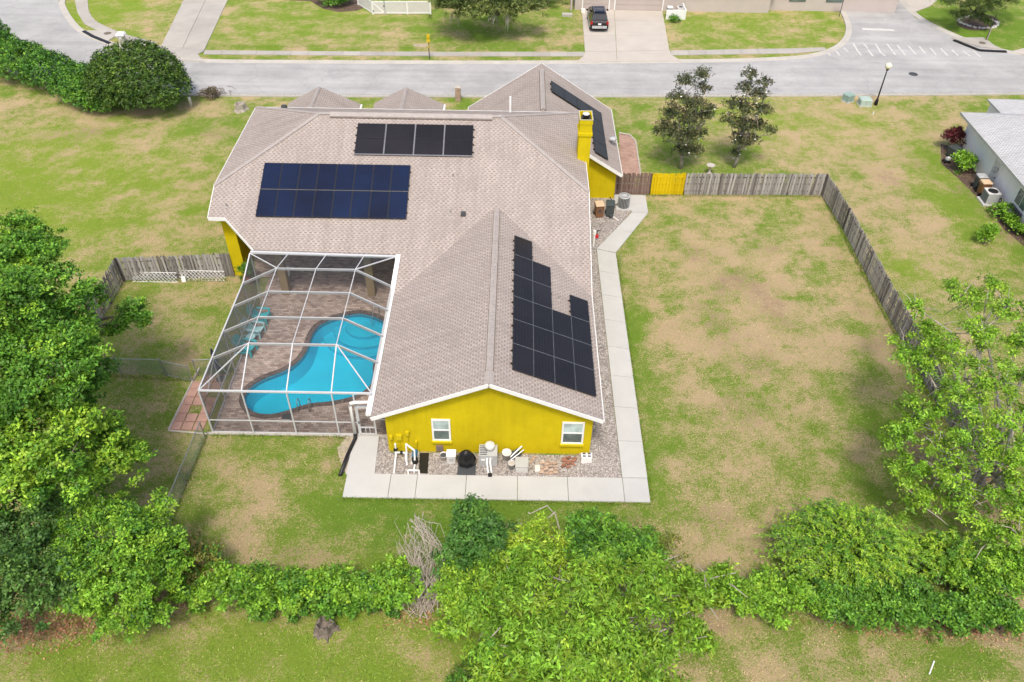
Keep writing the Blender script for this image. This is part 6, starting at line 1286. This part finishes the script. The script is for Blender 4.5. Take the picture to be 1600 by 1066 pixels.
hs('small shrub at the corner of the beige house across the street', [(*G(1092,4)[:2],.6,.5,.5,.7)], 95, DARK); hs('round shrub below the beige house wall by the side street', [(*G(1170,4)[:2],.5,.9,.7,.6)], 96, DARK)
hs('low plant at the foot of the white privacy wall', [(*G(1054,35)[:2],.25,.5,.35,.3)], 97)
flat('mulch_bed', [(440,0),(485,2),(505,14),(530,19),(557,17),(575,10),(570,-20),(440,-20)], .02, m['mulch'])
plant('weeping_tree', 'weeping green tree inside a white stone ring at the side street corner', 'tree', (*G(1515,33)[:2],0), pc([(1510,8,2.6,1.3),(1545,12,2.4,1.2),(1480,2,2.8,1.2),(1575,0,3.0,1.3),(1525,28,1.2,.8),(1540,35,.9,.5),(1500,24,1.6,.8),(1530,-20,3.6,2.0),(1590,-15,3.2,1.5)]), 9, .3, .045, 10, [(.04,.075,.018),(.08,.12,.03),(.12,.16,.04)], 98, .12, tilt=(90,150), up=.1, shell=.8)
rk = thing('stone_ring', 'ring of white rocks round the weeping tree', 'rocks', G(1528,35)); c0 = np.array(G(1528,36)); rs_ = MB(); rg = random.Random(2)
for i in range(44):
    a = i/44*6.283; p = c0 + (2.0*math.cos(a)+rg.gauss(0,.06), 1.6*math.sin(a)+rg.gauss(0,.06), 0); obj('rock', MB().lathe(p, [(.13,0),(.17,.08),(.1,.17),(.02,.2)], 6, rg.uniform(.7,1.2), rg.uniform(.7,1.2)), m['ltgrey'], rk)
flat('mulch_bed', [(1528+35*math.cos(a)*.95, 35+13*math.sin(a)) for a in np.linspace(0, 6.28, 20)[:-1]], .02, m['mulch'])
# --- neighbour shrubs
hs('dark red shrub at the far corner of the white house', [(*G(1483,232)[:2],1.0,.85,.7,.7),(*G(1490,232)[:2],1.1,.6,.6,.6)], 101, [(.05,.008,.012),(.10,.018,.022),(.14,.03,.03)], name='red_shrub')
hs('bright green shrub between the dark cart and the bins', [(*G(1497,266)[:2],.65,.85,.8,.75),(*G(1507,268)[:2],.7,.6,.6,.6)], 102, BRIGHT)
for i, (px, py, r, lab) in enumerate(((1562,338,.55,'round lime shrub next to the neighbour air conditioner'),(1576,352,.42,'small lime shrub in the middle of the neighbour bed'),(1590,365,.5,'lime shrub nearest the neighbour window'))): hs(lab, [(*G(px,py)[:2],.35,r,r,r*.9)], 110+i, BRIGHT)
hs('young citrus bush standing alone on the neighbour lawn', [(*G(1535,380)[:2],.5,.4,.4,.4),(*G(1540,376)[:2],.85,.35,.35,.35)], 115, BRIGHT)
flat('mulch_bed', [(1470,225),(1500,232),(1600,350),(1600,385),(1570,360),(1540,322),(1498,280),(1470,255)], .01, m['mulch'])
pt = bpy.data.objects['potted_plant']; crown(pt, [(-16.9,40.9,.85,.5,.5,.5)], 22, .16, .08, 7, MID, 120, name='leaves')
# --- stumps, brush pile and litter
def stump(label, px, py, r, h, seed, mat='bark'):
    c = np.array(G(px, py)); rg = random.Random(seed); t = thing('tree_stump', label, 'stump', c); mb = MB(); n_ = 18; prof = []
    rr = [r*(1+.18*rg.gauss(0,1)) for _ in range(n_)]; o = 0
    for z, s in ((0,1.35),(h*.3,1.05),(h,.95),(h*1.02,.75),(h*.6,.6),(h*.5,.05)):
        for j in range(n_): a = 2*math.pi*j/n_; jag = 1+(.14*math.sin(j*2.4+seed) if z >= h else 0); mb.v.append((c[0]+rr[j]*s*math.cos(a), c[1]+rr[j]*s*math.sin(a), z*jag))
    for i in range(5):
        for j in range(n_): mb.f.append((i*n_+j, i*n_+(j+1)%n_, (i+1)*n_+(j+1)%n_, (i+1)*n_+j))
    obj('trunk', mb, m[mat], t)
    for k in range(5): a = k*1.25; obj('root', MB().tube([c+(r*.8*math.cos(a),r*.8*math.sin(a),.12), c+(r*1.7*math.cos(a),r*1.7*math.sin(a),.02)], [r*.25,.03], 6), m[mat], t)
    return t
stump('hollow weathered tree stump on the near lawn below the low hedge', 510, 985, .36, .55, 3, 'bark'); stump('pale cut log stump on the side lawn near the roof corner', 376, 172, .4, .6, 8, 'pale_bark')
bp = thing('brush_pile', 'heap of cut brown branches at the kerb beside the round bush', 'brush pile', G(332,153)); rg = random.Random(6); mb = MB(); c = Vector(G(332,152))
for i in range(110):
    p = c + Vector((rg.gauss(0,.5),rg.gauss(0,.35),abs(rg.gauss(0,.18)))); d = Vector((rg.gauss(0,1),rg.gauss(0,.8),rg.gauss(.2,.35))).normalized()*rg.uniform(.4,.8); mb.tube([p-d*.5+Vector((0,0,.2)), p+Vector((0,0,.35)), p+d*.6+Vector((0,0,.2))], [.03,.022,.008], 5)
for i in range(len(mb.v)): mb.v[i] = (mb.v[i][0], mb.v[i][1], max(.01, mb.v[i][2]))
obj('branches', mb, m['bark'], bp); crown(bp, [(c.x,c.y,.3,.9,.6,.5)], 10, .14, .06, 6, [(.10,.06,.03),(.16,.10,.05),(.07,.08,.02)], 130, name='withered_leaves')

# ================================================================== GRASS BLADES
def inpoly(X, Yy, poly):
    r = np.zeros(X.shape, bool); j = len(poly)-1
    for i in range(len(poly)):
        xi, yi, xj, yj = poly[i][0], poly[i][1], poly[j][0], poly[j][1]
        if yi != yj: r ^= ((yi > Yy) != (yj > Yy)) & (X < (xj-xi)*(Yy-yi)/(yj-yi)+xi)
        j = i
    return r
rg = np.random.default_rng(77); NB = 330000
yy_ = 13.5 + (92-13.5)*rg.random(NB)**1.35; half = .72*yy_*.86 + 11; xx_ = (rg.random(NB)*2-1)*half
hard = [near+farR[::-1]+farL[::-1], [(-18.4,40.8),(-15.9,40.8),(-15.9,28),(-6.9,28),(-6.9,25.6),(-8.3,25.6),(-8.3,24),(6.95,24),(6.95,44.6),(10.6,49.5),(10.2,52.3),(7.7,52.3),(7.7,61.5),(-18.4,61)], [(35.6,38),(60,38),(60,63.5),(35.6,60.5)], gp([(909,5),(914,82),(900,98),(1066,98),(1047,80),(1034,5)]), gp([(252,72),(236,80),(262,96),(320,98),(318,80),(360,-5),(292,-5)]),
    gp([(318,86.5),(500,88),(913,89),(913,81.5),(700,81.5),(320,79)]), gp([(1049,87.5),(1250,84.5),(1292,79.5),(1288,74.5),(1240,76),(1047,79.5)]), gp([(116,-20),(121,20),(132,38),(152,49),(189,62),(232,76),(245,66),(200,56),(148,33),(138,-20)]), [(-18,28.2),(-15.9,28.1),(-15.9,33),(-17.8,33)], [(7.3,52),(9.9,52.3),(10,58),(8.5,61),(7.3,61)], [(4,88.6),(60,88.6),(60,100),(4,100)]]
ok = np.ones(NB, bool)
for h_ in hard: ok &= ~inpoly(xx_, yy_, h_)
def bil(A_):
    i = np.clip(np.searchsorted(gx, xx_)-1, 0, nx-2); j = np.clip(np.searchsorted(gy, yy_)-1, 0, ny-2); u = (xx_-gx[i])/(gx[i+1]-gx[i]); v = (yy_-gy[j])/(gy[j+1]-gy[j])
    return A_[j,i]*(1-u)*(1-v)+A_[j,i+1]*u*(1-v)+A_[j+1,i]*(1-u)*v+A_[j+1,i+1]*u*v
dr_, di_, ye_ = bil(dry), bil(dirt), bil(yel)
ok &= di_ < .75
# clumpy thinning so that the sward is uneven
cl_ = np.sin(xx_*2.1+1.3*np.sin(yy_*1.7))*np.sin(yy_*2.6+1.1*np.sin(xx_*1.3)) + .6*np.sin(xx_*5.3+yy_*2.2)*np.sin(yy_*6.1-xx_*1.9)
ok &= rg.random(NB) < .62+.3*cl_
dr_ = np.clip(dr_ - .16*cl_ + rg.normal(size=NB)*.22, 0, 1)
gA = np.array([[.10,.22,.024]])*(1-ye_[:,None]) + np.array([[.26,.37,.042]])*ye_[:,None]
gB = np.array([[.20,.285,.055]])*(1-ye_[:,None]) + np.array([[.37,.41,.085]])*ye_[:,None]; gC = np.array([[.57,.44,.26]])
d1 = np.clip(dr_/.45, 0, 1)[:,None]; d2 = np.clip((dr_-.45)/.4, 0, 1)[:,None]
cB = ((gA*(1-d1)+gB*d1)*(1-d2) + gC*d2)*rg.uniform(.7,1.3,(NB,1))
th_ = rg.random(NB)*6.283; ti = rg.uniform(.15,.75,NB)
Db = np.stack([np.cos(th_)*np.cos(ti), np.sin(th_)*np.cos(ti), np.sin(ti)], 1); Nb = norm(np.stack([-np.cos(th_)*np.sin(ti), -np.sin(th_)*np.sin(ti), np.cos(ti)], 1)+rg.normal(size=(NB,3))*.2)
me = leaf_mesh('grass', np.stack([xx_,yy_,np.zeros(NB)],1)[ok], Db[ok], Nb[ok], rg.uniform(.06,.15,NB)[ok], rg.uniform(.025,.05,NB)[ok], cB[ok], m['leaf'], (0,0,0))
tuft = []
for L, dn, hh in (([(23.1,52),(23.15,40),(23.4,30)], 90, .2), ([(9.2,52.0),(22.8,52.3)], 60, .16), ([(7.0,24.2),(7.0,44.5)], 70, .12), ([(-8.2,24.0),(6.9,24.0)], 80, .13), ([(-24.8,40.8),(-18.3,41)], 70, .2), ([(-16.0,27.7),(-16.1,21.6)], 70, .2), ([(-25,32.3),(-17.9,31.9)], 60, .2), ([(-15.6,27.95),(-8.5,27.95)], 60, .15), (nears[4:], 16, .12), ([(-30,77.9),(6,78.6)], 20, .12)):
    a_, l_ = resample(L, 2); q_, _l = resample(L, int(l_*dn)); tuft.append(np.column_stack([q_ + rg.normal(size=q_.shape)*.07, np.full(len(q_), hh)]))
tf = np.concatenate(tuft); nt_ = len(tf); th2 = rg.random(nt_)*6.283; ti2 = rg.uniform(.5,1.3,nt_)
D2 = np.stack([np.cos(th2)*np.cos(ti2), np.sin(th2)*np.cos(ti2), np.sin(ti2)], 1); N2 = norm(np.stack([-np.cos(th2)*np.sin(ti2), -np.sin(th2)*np.sin(ti2), np.cos(ti2)], 1))
c2 = np.array([[.09,.19,.02]])*rg.uniform(.5,1.9,(nt_,1)); c2[:,0] *= rg.uniform(.8,2.0,nt_)
me2 = leaf_mesh('edge_grass', np.column_stack([tf[:,:2], np.zeros(nt_)]), D2, N2, tf[:,2]*rg.uniform(.5,1.3,nt_), np.full(nt_,.03), c2, m['leaf'], (0,0,0))
eg = bpy.data.objects.new('edge_grass', me2); col.objects.link(eg); tag(eg, 'taller grass tufts along the fences, walk and kerb', 'grass', kind='stuff')
lit = np.concatenate([np.array(G(px,py)[:2])+rg.normal(size=(n_,2))*[sx,sy] for px,py,n_,sx,sy in ((40,985,900,1.6,.5),(100,975,500,1.4,.4),(230,945,450,1.0,.35),(300,905,200,.6,.3),(1400,968,350,2.2,.3),(1500,985,350,2.2,.3),(1500,745,500,1.6,1.6),(660,965,200,.9,.3))]); nl_ = len(lit)
th3 = rg.random(nl_)*6.283; D3 = np.stack([np.cos(th3), np.sin(th3), rg.uniform(-.1,.4,nl_)], 1); N3 = norm(np.array([[0,0,1.]])+rg.normal(size=(nl_,3))*.35)
c3 = np.array([[.36,.20,.105]])*rg.uniform(.5,1.5,(nl_,1)); c3[:,1:] *= rg.uniform(.7,1.3,(nl_,1))
me3 = leaf_mesh('leaf_litter', np.column_stack([lit, np.full(nl_,.03)]), norm(D3), N3, rg.uniform(.08,.18,nl_), rg.uniform(.05,.09,nl_), c3, m['leaf_dull'], (0,0,0))
ll_ = bpy.data.objects.new('leaf_litter', me3); col.objects.link(ll_); tag(ll_, 'fallen brown leaves under the trees and along the hedge', 'leaves', kind='stuff')
gr_ = bpy.data.objects.new('grass', me); col.objects.link(gr_); tag(gr_, 'short patchy green and straw coloured lawn grass', 'grass', kind='stuff')
